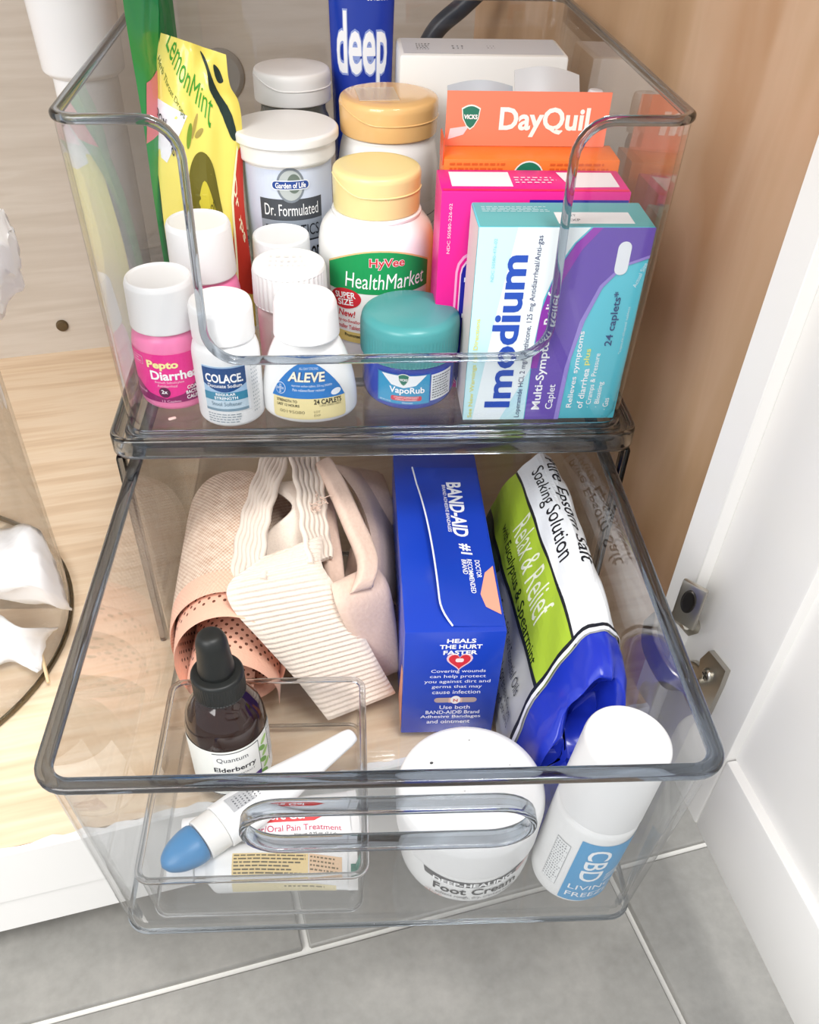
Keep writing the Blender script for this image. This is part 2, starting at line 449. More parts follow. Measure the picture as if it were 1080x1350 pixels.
# ------------------------------------------------------------------ clear plastic bins
def straight_rect(wd, y0, y1, r, n=7):
    """rounded rectangle, starting at the front-right corner and ending at the front-left one"""
    P = []; Nn = []
    for cx, cy, a0 in ((wd-r, y0+r, -90), (wd-r, y1-r, 0), (-wd+r, y1-r, 90), (-wd+r, y0+r, 180)):
        for k in range(n+1):
            a = math.radians(a0+90*k/n); P.append((cx+r*math.cos(a), cy+r*math.sin(a))); Nn.append(Vector((math.cos(a), math.sin(a), 0)))
    return P, Nn
def bin_body(name, bot, top, z0, z1, rc, th, m, parent, loops=None, floor=True):
    """bot/top: (half width, front y, back y).  loops: outline (and holes) of the front wall in (u -1..1, v 0..1)"""
    V = []; Fc = []
    def lev(t, ins):
        wd = bot[0]+(top[0]-bot[0])*t-ins; y0 = bot[1]+(top[1]-bot[1])*t+ins; y1 = bot[2]+(top[2]-bot[2])*t-ins
        z = z0+(z1-z0)*t
        P, _ = straight_rect(wd, y0, y1, max(rc-ins, .001)); return [Vector((x, y, z)) for x, y in P]
    rings = [lev(0, .0025), lev(.018, .0004), lev(.05, 0), lev(1, 0), lev(1, th), lev(.05, th), lev((th)/(z1-z0), th+.0025)]
    if not floor: rings = rings[1:-1]
    n = len(rings[0])
    for r in rings: V += r
    for i in range(len(rings)-1):
        for k in range(n-1): Fc.append((i*n+k, i*n+k+1, (i+1)*n+k+1, (i+1)*n+k))
    if floor:
        Fc.append(tuple(reversed(range(n)))); L0 = (len(rings)-1)*n; Fc.append(tuple(L0+k for k in range(n)))
    loops = loops or [[(-1, 0), (1, 0), (1, 1), (-1, 1)]]
    def fr(u, v, ins):
        wd = bot[0]+(top[0]-bot[0])*v-ins; y0 = bot[1]+(top[1]-bot[1])*v+ins
        return Vector((u*(wd-max(rc-ins, .001)), y0, z0+(z1-z0)*v))
    flat = [p for l in loops for p in l]
    tr = tessellate_polygon([[Vector((a, b, 0)) for a, b in l] for l in loops])
    for ins in (0, th):
        b = len(V); V += [fr(u, v, ins) for u, v in flat]; Fc += [tuple(b+i for i in t) for t in tr]
    b0 = len(V)-2*len(flat); b1 = len(V)-len(flat); off = 0
    for l in loops:
        for i in range(len(l)):
            j = (i+1) % len(l)
            if abs(l[i][0]) == 1 and l[i][0] == l[j][0]: continue
            Fc.append((b0+off+i, b0+off+j, b1+off+j, b1+off+i))
        off += len(l)
    return mesh(name, V, Fc, m, parent, angle=30), fr

# --- housing of the lower drawer
SY = .0163
sh = thing('drawer_housing', 'clear plastic drawer housing on the cabinet floor carrying the upper bin', 'storage bin', (.0021, 0, 0), (0, 0, SY))
ZS = .1626; HW = .1465
# shell: side walls, back, bottom as one open-fronted box (front wall left out)
def shell():
    V = []; Fc = []; th = .0028
    P0, _ = straight_rect(HW-.004, -.006, .278, .008); P1, _ = straight_rect(HW-.001, -.006, .281, .008)
    n = len(P0)
    def ring(P, ins, z):
        out = []
        for x, y in P:
            out.append(Vector((x*(1-ins/HW), y if y < .13 else y-ins, z)))
        return out
    rings = [ring(P0, 0, .0), ring(P1, 0, .15), ring(P1, th, .15), ring(P0, th, .0028)]
    for r in rings: V += r
    k0, k1 = 7, n-8                            # open front: keep right side, back, left side
    for i in range(3):
        for k in range(k0, k1): Fc.append((i*n+k, i*n+k+1, (i+1)*n+k+1, (i+1)*n+k))
    Fc.append(tuple(range(k0, k1+1))); Fc.append(tuple(3*n+k for k in range(k0, k1+1)))
    for k in (k0, k1): Fc.append((k, n+k, 2*n+k, 3*n+k))
    Fc.append((k0, k1, 3*n+k1, 3*n+k0))
    return mesh('shell', V, Fc, CLEAR, sh, angle=30)
shell()
box('top_plate', -HW+.004, HW-.004, -.006, .278, .1515, .1545, CLEAR, sh)
P, Nn = straight_rect(HW, -.012, .284, .011)
sweep('top_rim', [Vector((x, y, .1565)) for x, y in P], Nn, rsec(.0042, .0125, .0018), RIM, sh)
P, Nn = straight_rect(HW-.0062, -.0055, .278, .009)
sweep('retaining_lip', [Vector((x, y, .1572)) for x, y in P], Nn, rsec(.0022, .0070, .001), RIM, sh)
for s in (-1, 1):
    box('front_post', s*(HW-.0022)-.0022, s*(HW-.0022)+.0022, -.011, -.002, .0, .1502, RIM, sh, .0015, 2)

# --- upper bin
UY = .0261
ub = thing('storage_bin', 'clear open-front storage bin stacked on the drawer housing, full of medicines', 'storage bin', (.0028, 0, 0), (0, 0, UY))
UZ0, UZ1 = .1598, .3205
bot = (.1395, -.0045, .272); top = (.142, -.0065, .2795)
def notch():
    """front wall outline with the rounded scoop"""
    W_ = .142-.012; out = [(-1, 0), (1, 0), (1, 1)]
    xs, xb, vb = .104/W_, .0905/W_, .285
    r1u, r1v = .016/W_, .016/.1607
    for k in range(7):
        a = math.radians(90+90*k/6); out.append((xs+r1u*math.cos(a)+.0*r1u, 1-r1v+r1v*math.sin(a)))
    for k in range(9):
        a = math.radians(0-90*k/8); out.append((xb-r1u*1.1+r1u*1.1*math.cos(a), vb+r1v*1.1+r1v*1.1*math.sin(a)))
    R = out[3:]
    out += [(-u, v) for u, v in reversed(R)]
    out.append((-1, 1)); return out
NO = notch()
body, fr = bin_body('bin_body', bot, top, UZ0, UZ1, .012, .0026, CLEAR, ub, [NO])
P, Nn = straight_rect(top[0], top[1], top[2], .012)
path = [Vector((x, y, UZ1)) for x, y in P]; nor = list(Nn)
for u, v in reversed(NO[3:-1]):
    path.append(fr(u, v, 0)); nor.append(Vector((0, -1, 0)))
sweep('rim', path, nor, rsec(.0052, .0042, .0018, ox=-.0012), RIM, ub)
P, Nn = straight_rect(bot[0]+.0006, bot[1]-.0006, bot[2], .012)
sweep('base_rim', [Vector((x, y, UZ0+.0022)) for x, y in P], Nn, rsec(.0032, .0038, .0014, ox=-.0008), RIM, ub)
UF = UZ0+.0027                                # inner floor of the upper bin

# --- pulled-out drawer
DZ0, DZ1 = .0035, .1466
dr = thing('pull_out_drawer', 'clear plastic drawer with oval handle pulled out of its housing', 'drawer')
dbot = (.1288, -.2180, .07); dtop = (.1343, -.2264, .075)
W_ = .132-.012
hx0, hx1 = px(318, 1092, .11), px(706, 1085, .11)
def stadium(x0, x1, v0, v1, n=10):
    r = (v1-v0)/2; vc = (v0+v1)/2; out = []
    ru = .017
    for k in range(n+1):
        a = math.radians(-90+180*k/n); out.append((x1-ru+ru*math.cos(a), vc+r*math.sin(a)))
    for k in range(n+1):
        a = math.radians(90+180*k/n); out.append((x0+ru+ru*math.cos(a), vc+r*math.sin(a)))
    return out
HV0, HV1 = .628, .848; HX0, HX1 = -.0590, .0625
hole = [(x/W_, v) for x, v in stadium(HX0, HX1, HV0, HV1)]
body, fr = bin_body('drawer_body', dbot, dtop, DZ0, DZ1, .012, .0028, CLEAR, dr, [[(-1, 0), (1, 0), (1, 1), (-1, 1)], list(reversed(hole))])
P, Nn = straight_rect(dtop[0], dtop[1], dtop[2], .012)
sweep('rim', [Vector((x, y, DZ1)) for x, y in P], Nn, rsec(.0072, .0040, .0018, ox=-.0008), RIMD, dr)
P, Nn = straight_rect(dbot[0]+.0004, dbot[1]-.0004, dbot[2], .012)
sweep('base_rim', [Vector((x, y, DZ0+.0018)) for x, y in P], Nn, rsec(.0026, .003, .0012, ox=-.0008), RIM, dr)
hp_ = [fr(x/W_, v, 0) for x, v in stadium(HX0, HX1, HV0, HV1, 14)]
cx_ = (HX0+HX1)/2; cz_ = DZ0+(DZ1-DZ0)*(HV0+HV1)/2
path = hp_; hn = []
for i, p in enumerate(hp_):
    a, b = hp_[i-1], hp_[(i+1) % len(hp_)]; t = (b-a).normalized(); hn.append(Vector((-t.z, 0, t.x)) if False else Vector((t.z, 0, -t.x)))
sweep('handle_ring', path, hn, rsec(.0029, .0085, .0013, oy=-.0015), RIM, dr)
DF = DZ0+.0029

# ------------------------------------------------------------------ contents of the upper bin
def carton(name, label, w_, d_, h_, m, loc, rz=0, bev=.0006, side=None, topm=None):
    t = thing(name, label, 'box', loc, (0, 0, rz))
    box('carton', -w_/2, w_/2, 0, d_, 0, h_, m, t, bev, 2)
    return t
# turquoise caplet carton
W0, H0 = .0875, .1085
TURQ = mat('turquoise_card', '#62cfe0', .35); TEAL = '#5cb0b4'
t = carton('medicine_box', 'turquoise and purple caplet carton standing against the scooped front of the upper bin', W0, .033, H0, TURQ, (.0950, .0052, UF), .009)
p = Print(on_front(0, -W0/2, 0), t)
def fu(a): return a*W0
def fv(a): return a*H0
p.poly([(fu(a), fv(b)) for a, b in ((.0, .0), (.4, 0), (.4, .4), (.41, .62), (.46, .8), (.55, .93), (.63, 1), (0, 1))], '#c9eef3', 1)
p.poly([(fu(a), fv(b)) for a, b in ((.06, .0), (.24, 0), (.40, .3), (.4, .42), (.42, .66), (.48, .83), (.55, .93), (.63, 1), (.22, 1), (.15, .6))], '#f2fafb', 2)
pur = [(.405, 0), (.405, .4), (.42, .62), (.47, .8), (.56, .93), (.65, 1), (1, 1), (1, .86), (.86, .82), (.76, .72), (.69, .55), (.645, .35), (.63, 0)]
p.poly([(fu(a), fv(b)) for a, b in pur], '#6d52b2', 3)
p.poly([(fu(a), fv(b)) for a, b in ((.40, .3), (.415, .6), (.47, .79), (.56, .925), (.64, 1), (.7, 1), (.6, .9), (.52, .76), (.47, .6), (.44, .3))], '#9a3fb4', 4)
p.poly([(fu(a), fv(b)) for a, b in ((.60, 0), (.615, .3), (.66, .55), (.74, .73), (.85, .83), (1, .875), (1, .86), (.86, .82), (.76, .72), (.69, .55), (.645, .35), (.63, 0))], '#9d8bd6', 4)
p.text('Imodium', fu(.215), fv(.475), fv(.80), fu(.165), '#2c52b4', 90, .028, layer=5)
p.text('Loperamide HCl, 2 mg/Simethicone, 125 mg Antidiarrheal/Anti-gas', fu(.355), fv(.49), fv(.95), fu(.042), '#2d3566', 90, .0, layer=5)
p.text('See New Warnings and Directions', fu(.045), fv(.29), fv(.55), fu(.035), '#e8e27a', 90, .01, layer=5)
p.text('NDC 50580-476-02', fu(.1), fv(.85), fv(.2), fu(.018), '#8ad0da', 90, layer=5)
p.text('Multi-Symptom Relief', fu(.475), fv(.38), fv(.64), fu(.07), '#ffffff', 90, .018, layer=5)
p.text('Caplet', fu(.56), fv(.135), fv(.145), fu(.06), '#ffffff', 90, .004, layer=5)
p.text('Relieves symptoms', fu(.69), fv(.285), fv(.43), fu(.045), '#ffffff', 90, .01, layer=5)
p.text('of diarrhea', fu(.755), fv(.18), fv(.23), fu(.042), '#ffffff', 90, .01, layer=5)
p.text('plus', fu(.75), fv(.36), fv(.09), fu(.045), '#f2ef7a', 90, .012, layer=5)
p.text('\u00b7 Cramps & Pressure', fu(.815), fv(.225), fv(.31), fu(.042), '#ffffff', 90, .003, layer=5)
p.text('\u00b7 Bloating', fu(.87), fv(.145), fv(.15), fu(.04), '#ffffff', 90, .003, layer=5)
p.text('\u00b7 Gas', fu(.925), fv(.09), fv(.07), fu(.036), '#ffffff', 90, .003, layer=5)
p.text('24 caplets*', fu(.865), fv(.56), fv(.28), fu(.06), '#24497c', 90, .014, layer=5)
p.text('*capsule-shaped tablets', fu(.945), fv(.5), fv(.25), fu(.022), '#d6f4f8', 90, layer=5)
p.text('Actual Size', fu(.965), fv(.78), fv(.12), fu(.025), '#e6f7fb', 75, layer=5)
p.rrect(fu(.845)-.0034, fv(.86)-.0085, fu(.845)+.0034, fv(.86)+.0085, .0033, '#eef2f6', 5)
p.build()
p = Print(on_top(H0, -W0/2, 0), t)
p.rect(.0006, .0006, W0-.0006, .0324, TEAL, 1)
p.rect(.040, .004, .078, .019, '#eef2f4', 2); p.text('LOT', .0475, .0145, .006, .0028, '#6b7680'); p.text('EXP', .0485, .0085, .006, .0028, '#6b7680')
p.fine(.004, .019, .04, .027, 4, '#bfe0e4'); p.build()
p = Print(on_left(-W0/2, .033, 0), t); p.rect(.0008, .0006, .0322, H0-.0006, '#e7dfdc', 1); p.build()

# magenta carton
MAG = mat('magenta_card', '#e5178c', .35)
W1, H1 = .0985, .113
t = carton('medicine_box', 'magenta carton with dark blue panel standing behind the turquoise carton', W1, .033, H1, MAG, (.0848, .0405, UF), .004)
p = Print(on_front(0, -W1/2, 0), t)
p.rrect(.010, -.0, .060, .083, .012, '#f7a8d2', 1); p.rrect(.0112, .0, .06, .0815, .011, '#e5178c', 2); p.rrect(.0125, .0, .06, .080, .010, '#f7c9e2', 3); p.rrect(.0132, .0, .062, .079, .0095, '#20219a', 4)
p.text('Benadryl', .0205, .034, .068, .011, '#f4f4fa', 90, .02, layer=6)
p.text('NDC 50580-226-02', .0052, .094, .026, .0016, '#f9d3e6', 90, layer=3)
p.rect(.046, H1-.011, W1-.0006, H1-.004, '#27269b', 1); p.build()
p = Print(on_top(H1, -W1/2, 0), t)
p.rect(.006, .007, .038, .029, '#f2eef2', 1); p.poly([(.068, .006), (.094, .007), (.094, .029), (.064, .029)], '#f2eef2', 1)
p.rect(.0008, .0005, W1-.0008, .0035, '#f01f62', 1)
p.fine(.040, .011, .063, .022, 3, '#ffd0e6'); p.build()

# orange cold-remedy carton, lid flap standing up
ORG = mat('orange_card', '#f07a2d', .4); CORAL = mat('coral_card', '#f58566', .4)
W2, H2 = .0965, .1165
t = carton('medicine_box', 'opened orange carton with its coral lid flap raised behind the magenta carton', W2, .026, H2, ORG, (.0882, .0790, UF), .004)
box('lid_flap', -W2/2+.002, W2/2-.0045, .0225, .0230, H2+.0002, H2+.0275, CORAL, t)
box('side_flap', -W2/2-.0006, -W2/2-.0001, .003, .022, H2-.004, H2+.009, mat('red_orange_card', '#e0522c', .4), t)
p = Print(on_front(.0225, -W2/2, H2), t)
p.text('DayQuil', .0565, .0125, .0500, .0150, '#fff6ee', 0, .03, layer=2)
def shield(p_, cx, cy, s, l=2):
    pts = [(cx-s, cy+s*.8)]+[(cx-s+2*s*k/6, cy+s*.8+s*.35*math.sin(PI*k/6)) for k in range(1, 6)]+[(cx+s, cy+s*.8), (cx+s*.85, cy-s*.2), (cx+s*.4, cy-s*.95), (cx, cy-s*1.25), (cx-s*.4, cy-s*.95), (cx-s*.85, cy-s*.2)]
    p_.poly([(cx+(a-cx)*1.14, cy+(b-cy)*1.14) for a, b in pts], '#e8efe6', l); p_.poly(pts, '#2c7a64', l+1)
    p_.text('VICKS', cx, cy, s*1.6, s*.5, '#ffffff', 0, .03, layer=l+2)
shield(p, .0155, .0150, .0046)
p.poly([(.0035, .0035), (.012, .006), (.015, .0105), (.0045, .0090)], '#f9d3d6', 1); p.build()
p = Print(on_front(0, -W2/2, H2), t)
p.fine(.003, -.011, .034, -.001, 4, '#d9642a'); p.fine(.058, -.011, .094, -.001, 4, '#d9642a')
p.ell(.0465, -.0085, .0085, .0080, '#e8f0ea', 2); p.ell(.0465, -.0085, .0078, .0073, '#1f7a5c', 3); p.text('VICKS', .0465, -.0085, .0130, .0046, '#ffffff', 0, .03, layer=4)
p.build()
# two foil blister cards behind it
FOIL = mat('foil_card', '#c9ccd0', .3, metal=.35)
for i, (xa, xb, yy, hh, lab) in enumerate(((.0435, .0800, .1105, .1420, 'grey foil blister card poking up behind the coral flap'), (.0805, .1170, .1125, .1475, 'bright foil blister card with a curled edge behind the coral flap'))):
    V = []; Fc = []; n = 12
    for k in range(n+1):
        s = k/n; x = (xb-xa)*(s-.5); cz = .003*math.sin(PI*s)+(0.002 if i else 0)*(1-s)
        for (yo, z) in ((0, 0), (0, hh-.01+cz), (.010, hh+cz), (.0108, hh+cz-.0006), (.0008, hh-.0108+cz), (.0008, 0)): V.append((x, yo, z))
    for k in range(n):
        for j in range(6):
            j2 = (j+1) % 6; Fc.append((k*6+j, k*6+j2, (k+1)*6+j2, (k+1)*6+j))
    Fc += [tuple(range(6)), tuple(n*6+j for j in range(6))]
    o = mesh('blister_card', V, Fc, FOIL if i else mat('foil_grey', '#b4bac2', .35, metal=.3), None, angle=20); o.location = ((xa+xb)/2, yy, UF)
    tag(o, lab, 'blister pack')
# small red tipped vial
q = pxy(781, 112, .115)
v = thing('lip_tube', 'small clear tube with dark red content leaning in the bin corner', 'tube', (q.x-.004, .1165, UF), (0, .05, 0))
lathe('tube_body', rnd([(.0, 0), (.0042, 0), (.0042, .118), (.003, .122), (.0, .122)], .001), mat('wine_red', '#6d2430', .3), v, 20)
lathe('cap', rnd([(.0048, .1222), (.0048, .139), (.004, .142), (0, .142)], .001), mat('frosted_cap', '#d9d6da', .2), v, 20)

# white carton at the back
W3, H3 = .108, .1395
t = carton('medicine_box', 'large plain white carton with orange triangle at the back of the upper bin', W3, .048, H3, PAPER, (.0745, .2035, UF), .01, .0025)
p = Print(on_front(0, -W3/2, 0), t); p.poly([(.0045, H3-.030), (.0045, H3-.016), (.0105, H3-.030)], '#f07a2d', 1); p.build()
p = Print(on_top(H3, -W3/2, 0), t); p.rect(.003, .003, W3-.003, .045, '#d6dae2', 1); p.fine(.012, .012, .022, .030, 5, '#4a4d55'); p.fine(.035, .014, .046, .026, 2, '#7d828c'); p.fine(.058, .016, .064, .026, 2, '#7d828c'); p.build()

# blue tube
BLUE = mat('blue_tube', '#1b3aa8', .25)
t = thing('cream_tube', 'royal blue squeeze tube with tall white lettering standing on its cap', 'tube', (-.0025, .243, UF))
V = []; Fc = []; n = 40; lv = [(.0, .0175, .0175), (.02, .018, .018), (.022, .0188, .0188), (.07, .0195, .017), (.12, .0205, .012), (.165, .0215, .005), (.185, .022, .0012), (.195, .022, .0012)]
for z, a, b in lv:
    for k in range(n): V.append((a*math.cos(2*PI*k/n), b*math.sin(2*PI*k/n), z+.012))
for i in range(len(lv)-1):
    for k in range(n): Fc.append((i*n+k, i*n+(k+1) % n, (i+1)*n+(k+1) % n, (i+1)*n+k))
Fc += [tuple(reversed(range(n))), tuple((len(lv)-1)*n+k for k in range(n))]
mesh('tube_body', V, Fc, BLUE, t)
lathe('cap', rnd([(.0, 0), (.0168, 0), (.0168, .0118), (0, .0118)], .001), WHITE, t, 36)
def tube_map(u, v, l):
    z = v+.012
    for (z0, a0, b0), (z1, a1, b1) in zip(lv, lv[1:]):
        if z0 <= v <= z1: s = (v-z0)/(z1-z0); a = a0+(a1-a0)*s; b = b0+(b1-b0)*s
    an = -PI/2+u/.0195; return ((a+l)*math.cos(an), (b+l+2e-4)*math.sin(an), z)
p = Print(tube_map, t, .002, .006)
p.text('deep', .000, .122, .036, .047, '#8fa2dc', 0, .05, layer=2)
p.text('deep', .000, .122, .035, .045, '#f6f8fc', 0, .02, layer=3)
p.text('BLUE', .001, .0900, .017, .0065, '#e9edf6', 0, .02, layer=2); p.text('RUB', .001, .080, .013, .006, '#e9edf6', 0, .02, layer=2)
p.text('d\u014dTERRA', .010, .1520, .014, .0042, '#e9edf6', 0, .01, layer=2); p.build()

def bottle(name, label, cat, loc, bprof, bm_, cprof, cm, seg=56, rib=None, sx=1, sy=1, rz=0, rot=None, group=None, csx=None, csy=None):
    t = thing(name, label, cat, loc, rot or (0, 0, rz), group)
    bo = lathe('bottle_body', bprof, bm_, t, seg, sx, sy)
    lathe('cap', cprof, cm, t, seg, csx or 1, csy or 1, rib)
    return t
def flip_seam(t, r, ztop, m, lo=.0085):
    """raised edge of a flip-top: slanting down from one side, then level across the front"""
    pts = []
    for k in range(25):
        a = math.radians(-175+170*k/24); q = min(1, k/9); z = ztop-.0035-(lo-.0035)*q*q*(3-2*q)
        pts.append(Vector(((r+.0001)*math.cos(a), (r+.0001)*math.sin(a), z)))
    sweep('flip_seam', pts, [Vector((p_.x, p_.y, 0)).normalized() for p_ in pts], [(.00045*math.cos(2*PI*k/8), .00045*math.sin(2*PI*k/8)) for k in range(8)], m, t, closed=False)
# probiotic jar
h = .1135
t = thing('supplement_jar', 'pale blue supplement jar with flat white lid standing behind small capped bottles', 'jar', (-.0500, .1500, UF), (0, 0, .12))
jp = rnd([(.0, 0), (.0262, 0), (.0272, .004), (.0272, h-.016), (.025, h-.015)], .0015)
lathe('jar_body', jp, WHITE, t); lathe('lid', rnd([(.0295, h-.0155), (.0300, h-.0145), (.0300, h-.006), (.0322, h-.0058), (.0322, h-.0012), (.031, h), (.0, h)], .0009), WHITE2, t)
p = Print(on_cyl(.0272), t, .002); p.rect(-.037, .006, .037, h-.0175, '#d3dcee', 1)
y = h-.0125
p.rect(-.02, y-.034, .020, y-.0215, '#4b4f55', 2); p.rect(-.02, y-.046, .020, y-.034, '#9aa3b0', 2); p.rect(-.02, y-.047, .02, y-.046, '#30333a', 2)
p.ell(0, y-.0135, .0085, .0100, '#7f8790', 3); p.ell(0, y-.0135, .0072, .0086, '#b9c0bf', 4); p.ell(.002, y-.0125, .004, .0055, '#6d7a70', 5)
p.rrect(-.0115, y-.0160, .0115, y-.0105, .0024, '#e9edf4', 6); p.rrect(-.0108, y-.0154, .0108, y-.0111, .002, '#2a4a93', 7); p.text('Garden of Life', 0, y-.0133, .018, .0032, '#ffffff', 0, .02, layer=8)
p.text('Dr. Formulated', 0, y-.0278, .034, .0068, '#ffffff', 0, .0, layer=4); p.text('PROBIOTICS', 0, y-.0402, .034, .0068, '#2b2e34', 0, .0, layer=4)
p.text('MOOD+', .012, y-.0555, .018, .0095, '#15161a', 0, .02, layer=4); p.text('SYSTEM SUPPORT', .008, y-.064, .022, .003, '#3a3d44', layer=4)
p.rect(-.02, y-.078, .02, y-.069, '#27346f', 2); p.build()

# flip-top spice-type jar, clear body
h = .1285
t = thing('flip_top_jar', 'clear jar with white flip-top lid at the back of the upper bin', 'jar', (-.0485, .2240, UF), (0, 0, .2))
lathe('jar_body', rnd([(.0, 0), (.0235, 0), (.0238, .003), (.0238, h-.030), (.0215, h-.026), (.0215, h-.02), (0, h-.02)], .002), mat('smoky_jar', '#8e938e', .12, trans=.5), t)
lathe('lid', rnd([(.0245, h-.0195), (.0252, h-.019), (.0252, h-.004), (.0242, h-.0012), (.015, h), (.0, h)], .0016), WHITE, t)
flip_seam(t, .0252, h, WHITE, .010)

# amber-capped bottle
h = .1265
t = bottle('supplement_bottle', 'white supplement bottle with glossy amber flip cap behind the yellow-capped one', 'bottle', (.0130, .1685, UF),
    rnd([(.0, 0), (.0300, 0), (.0318, .003), (.0318, h-.040), (.0300, h-.028), (.0285, h-.0235), (.0285, h-.021), (0, h-.021)], .003), WHITE2,
    rnd([(.0295, h-.0205), (.0300, h-.0200), (.0306, h-.004), (.0296, h-.0012), (.024, h), (0, h)], .0016), mat('amber_cap', '#ecbf80', .18, coat=.3), rz=.1)
p = Print(on_cyl(.0318), t, .002); p.rect(.004, .02, .042, .07, '#eef0f2', 1); p.poly([(.022, .055), (.036, .055), (.034, .0585), (.036, .062), (.022, .062)], '#8a9098', 2); p.poly([(.0226, .0556), (.035, .0556), (.0332, .0585), (.035, .0614), (.0226, .0614)], '#f3f4f6', 3); p.build()
flip_seam(t, .0303, h, MATS['amber_cap'], .011)
box('clear_seal', -.020, .004, -.018, .010, h+.0001, h+.0006, mat('seal_film', '#f4e7cf', .15, alpha=.45), t, 0)

# yellow-capped bottle with green label
h = .1070
YC = mat('yellow_cap', '#ecdb9c', .25)
bp_ = rnd([(.0, 0), (.0320, 0), (.0345, .0035), (.0345, h-.040), (.0325, h-.032), (.0262, h-.0255), (.0240, h-.0235), (.0240, h-.021), (0, h-.021)], .005)
t = bottle('supplement_bottle', 'white bottle with pale yellow flip cap and green curved label', 'bottle', (.0040, .1005, UF), bp_, WHITE2,
    rnd([(.0245, h-.0225), (.0250, h-.022), (.0254, h-.003), (.0246, h-.0008), (.021, h), (0, h)], .0014), YC, rz=.04)
flip_seam(t, .0253, h, YC, .0105)
lathe('neck_ring', rnd([(.0252, h-.0255), (.0262, h-.025), (.0262, h-.0232), (.0248, h-.0228)], .0005), WHITE2, t)
p = Print(on_cyl(.0345, .0125), t, .002)
arch = [(-.034, .048)]+[(-.034+.068*k/14, .048+.0105*math.sin(PI*k/14)) for k in range(1, 14)]+[(.034, .048)]
p.poly([(-.034, .002)]+[(a, b+.0008) for a, b in arch]+[(.034, .002)], '#e9c48a', 1)
p.poly([(-.0335, .002)]+[(a*.985, b) for a, b in arch]+[(.0335, .002)], '#f6f5f2', 2)
p.poly([(-.0335, .0335)]+[(a*.985, b) for a, b in arch]+[(.0335, .0335)], '#1f9a57', 3)
p.text('HyVee', .004, .0515, .021, .0068, '#f4d9dc', 0, .06, layer=4); p.text('HyVee', .004, .0515, .0205, .0062, '#d8343f', 0, .01, layer=5)
p.text('HealthMarket', .004, .0412, .050, .0090, '#ffffff', 0, .0, .12, layer=5)
p.ell(-.0215, .0290, .0105, .0062, '#cf2b36', 4, rot=.12); p.text('SUPER', -.0215, .0310, .014, .0038, '#ffffff', 7, .02, layer=5); p.text('SIZE', -.0212, .0268, .0105, .0038, '#ffffff', 7, .02, layer=5)
p.text('Dietary Supplement', .009, .0275, .028, .0042, '#222222', 0, .01, .25, layer=4)
p.text('B-50', .006, .0195, .014, .0075, '#222222', 0, .03, layer=4)
p.text('New!', -.0205, .0200, .0115, .0042, '#cf2b36', 0, .02, .15, layer=4)
p.text('Easy-to-Swallow', -.0195, .0150, .019, .0026, '#cf2b36', 0, .01, layer=4); p.text('Smaller Tablets', -.0195, .0115, .017, .0026, '#cf2b36', 0, .01, layer=4)
p.rect(-.0335, .002, .0335, .0085, '#e8cf7c', 3); p.text('Promotes energy', -.013, .006, .018, .0028, '#222222', 0, .02, layer=4); p.build()

# pink stomach-remedy bottles
PINK = mat('pink_plastic', '#f583b4', .3)
HOT = '#ef2f93'
def pink_bottle(label, loc, h, rz, full):
    b = rnd([(.0, 0), (.0178, 0), (.0196, .002), (.0202, .006), (.0202, h*.50), (.0190, h*.58), (.0165, h*.63), (.0165, h*.66), (0, h*.66)], .003)
    t = bottle('pill_bottle', label, 'bottle', loc, b, PINK,
        rnd([(.0186, h*.635), (.0190, h*.642), (.0183, h-.003), (.0174, h-.0008), (.0165, h), (.0158, h-.0012), (0, h-.0012)], .0006), WHITE, rib=(72, .00018, h*.65, h-.004, .01), rz=rz)
    p = Print(on_cyl(.0202), t, .002)
    p.rect(-.026, .006, .026, h*.495, HOT, 1)
    if full:
        z1 = h*.495
        p.poly([(-.026, .006), (.026, .006), (.026, .017), (.018, .0165), (.010, .011), (.0, .0085), (-.010, .011), (-.018, .0165), (-.026, .017)], '#8e1b62', 2)
        p.text('Pepto', .0005, z1-.0065, .0175, .0058, '#fdf2a8', 0, .04, layer=4); p.text('Diarrhea', .0065, z1-.0125, .027, .0056, '#ffffff', 0, .03, layer=4)
        p.text('Bismuth Subsalicylate', .003, z1-.0168, .016, .0018, '#fbd3e6', layer=4); p.text('Antidiarrheal', .0015, z1-.0188, .011, .0016, '#fbd3e6', layer=4)
        p.ell(-.0005, .0125, .0032, .0032, '#5d1545', 4); p.text('2x', -.0005, .0130, .0034, .0024, '#ffffff', 0, .02, layer=5)
        p.text('COATS', .0165, .0145, .0085, .0022, '#ffffff', 0, .02, layer=4); p.text('BACTERIA', .0165, .0115, .0105, .0022, '#ffffff', 0, .02, layer=4); p.text('CAUSES', .0160, .0085, .0095, .0022, '#ffffff', 0, .02, layer=4)
        p.text('12 Caplets', .0025, .0068, .0105, .0017, '#f7c0dc', layer=4); p.text('Antidiarrheal', -.0165, .011, .009, .0018, '#f7c0dc', layer=4)
        p.rect(-.0215, z1-.0075, -.0110, z1-.0025, '#f9b4d4', 2); p.rect(-.0212, z1-.0072, -.0113, z1-.0028, HOT, 3); p.fine(-.0208, z1-.0068, -.0118, z1-.0032, 2, '#f9c9df')
    p.build(); return t
pink_bottle('pink caplet bottle with lettered label and white cap beside the bin wall', (-.1142, .0345, UF), .0715, -.10, True)
pink_bottle('pink caplet bottle with plain hot pink band standing by the yellow pouch', (-.0975, .0815, UF), .0830, .3, False)

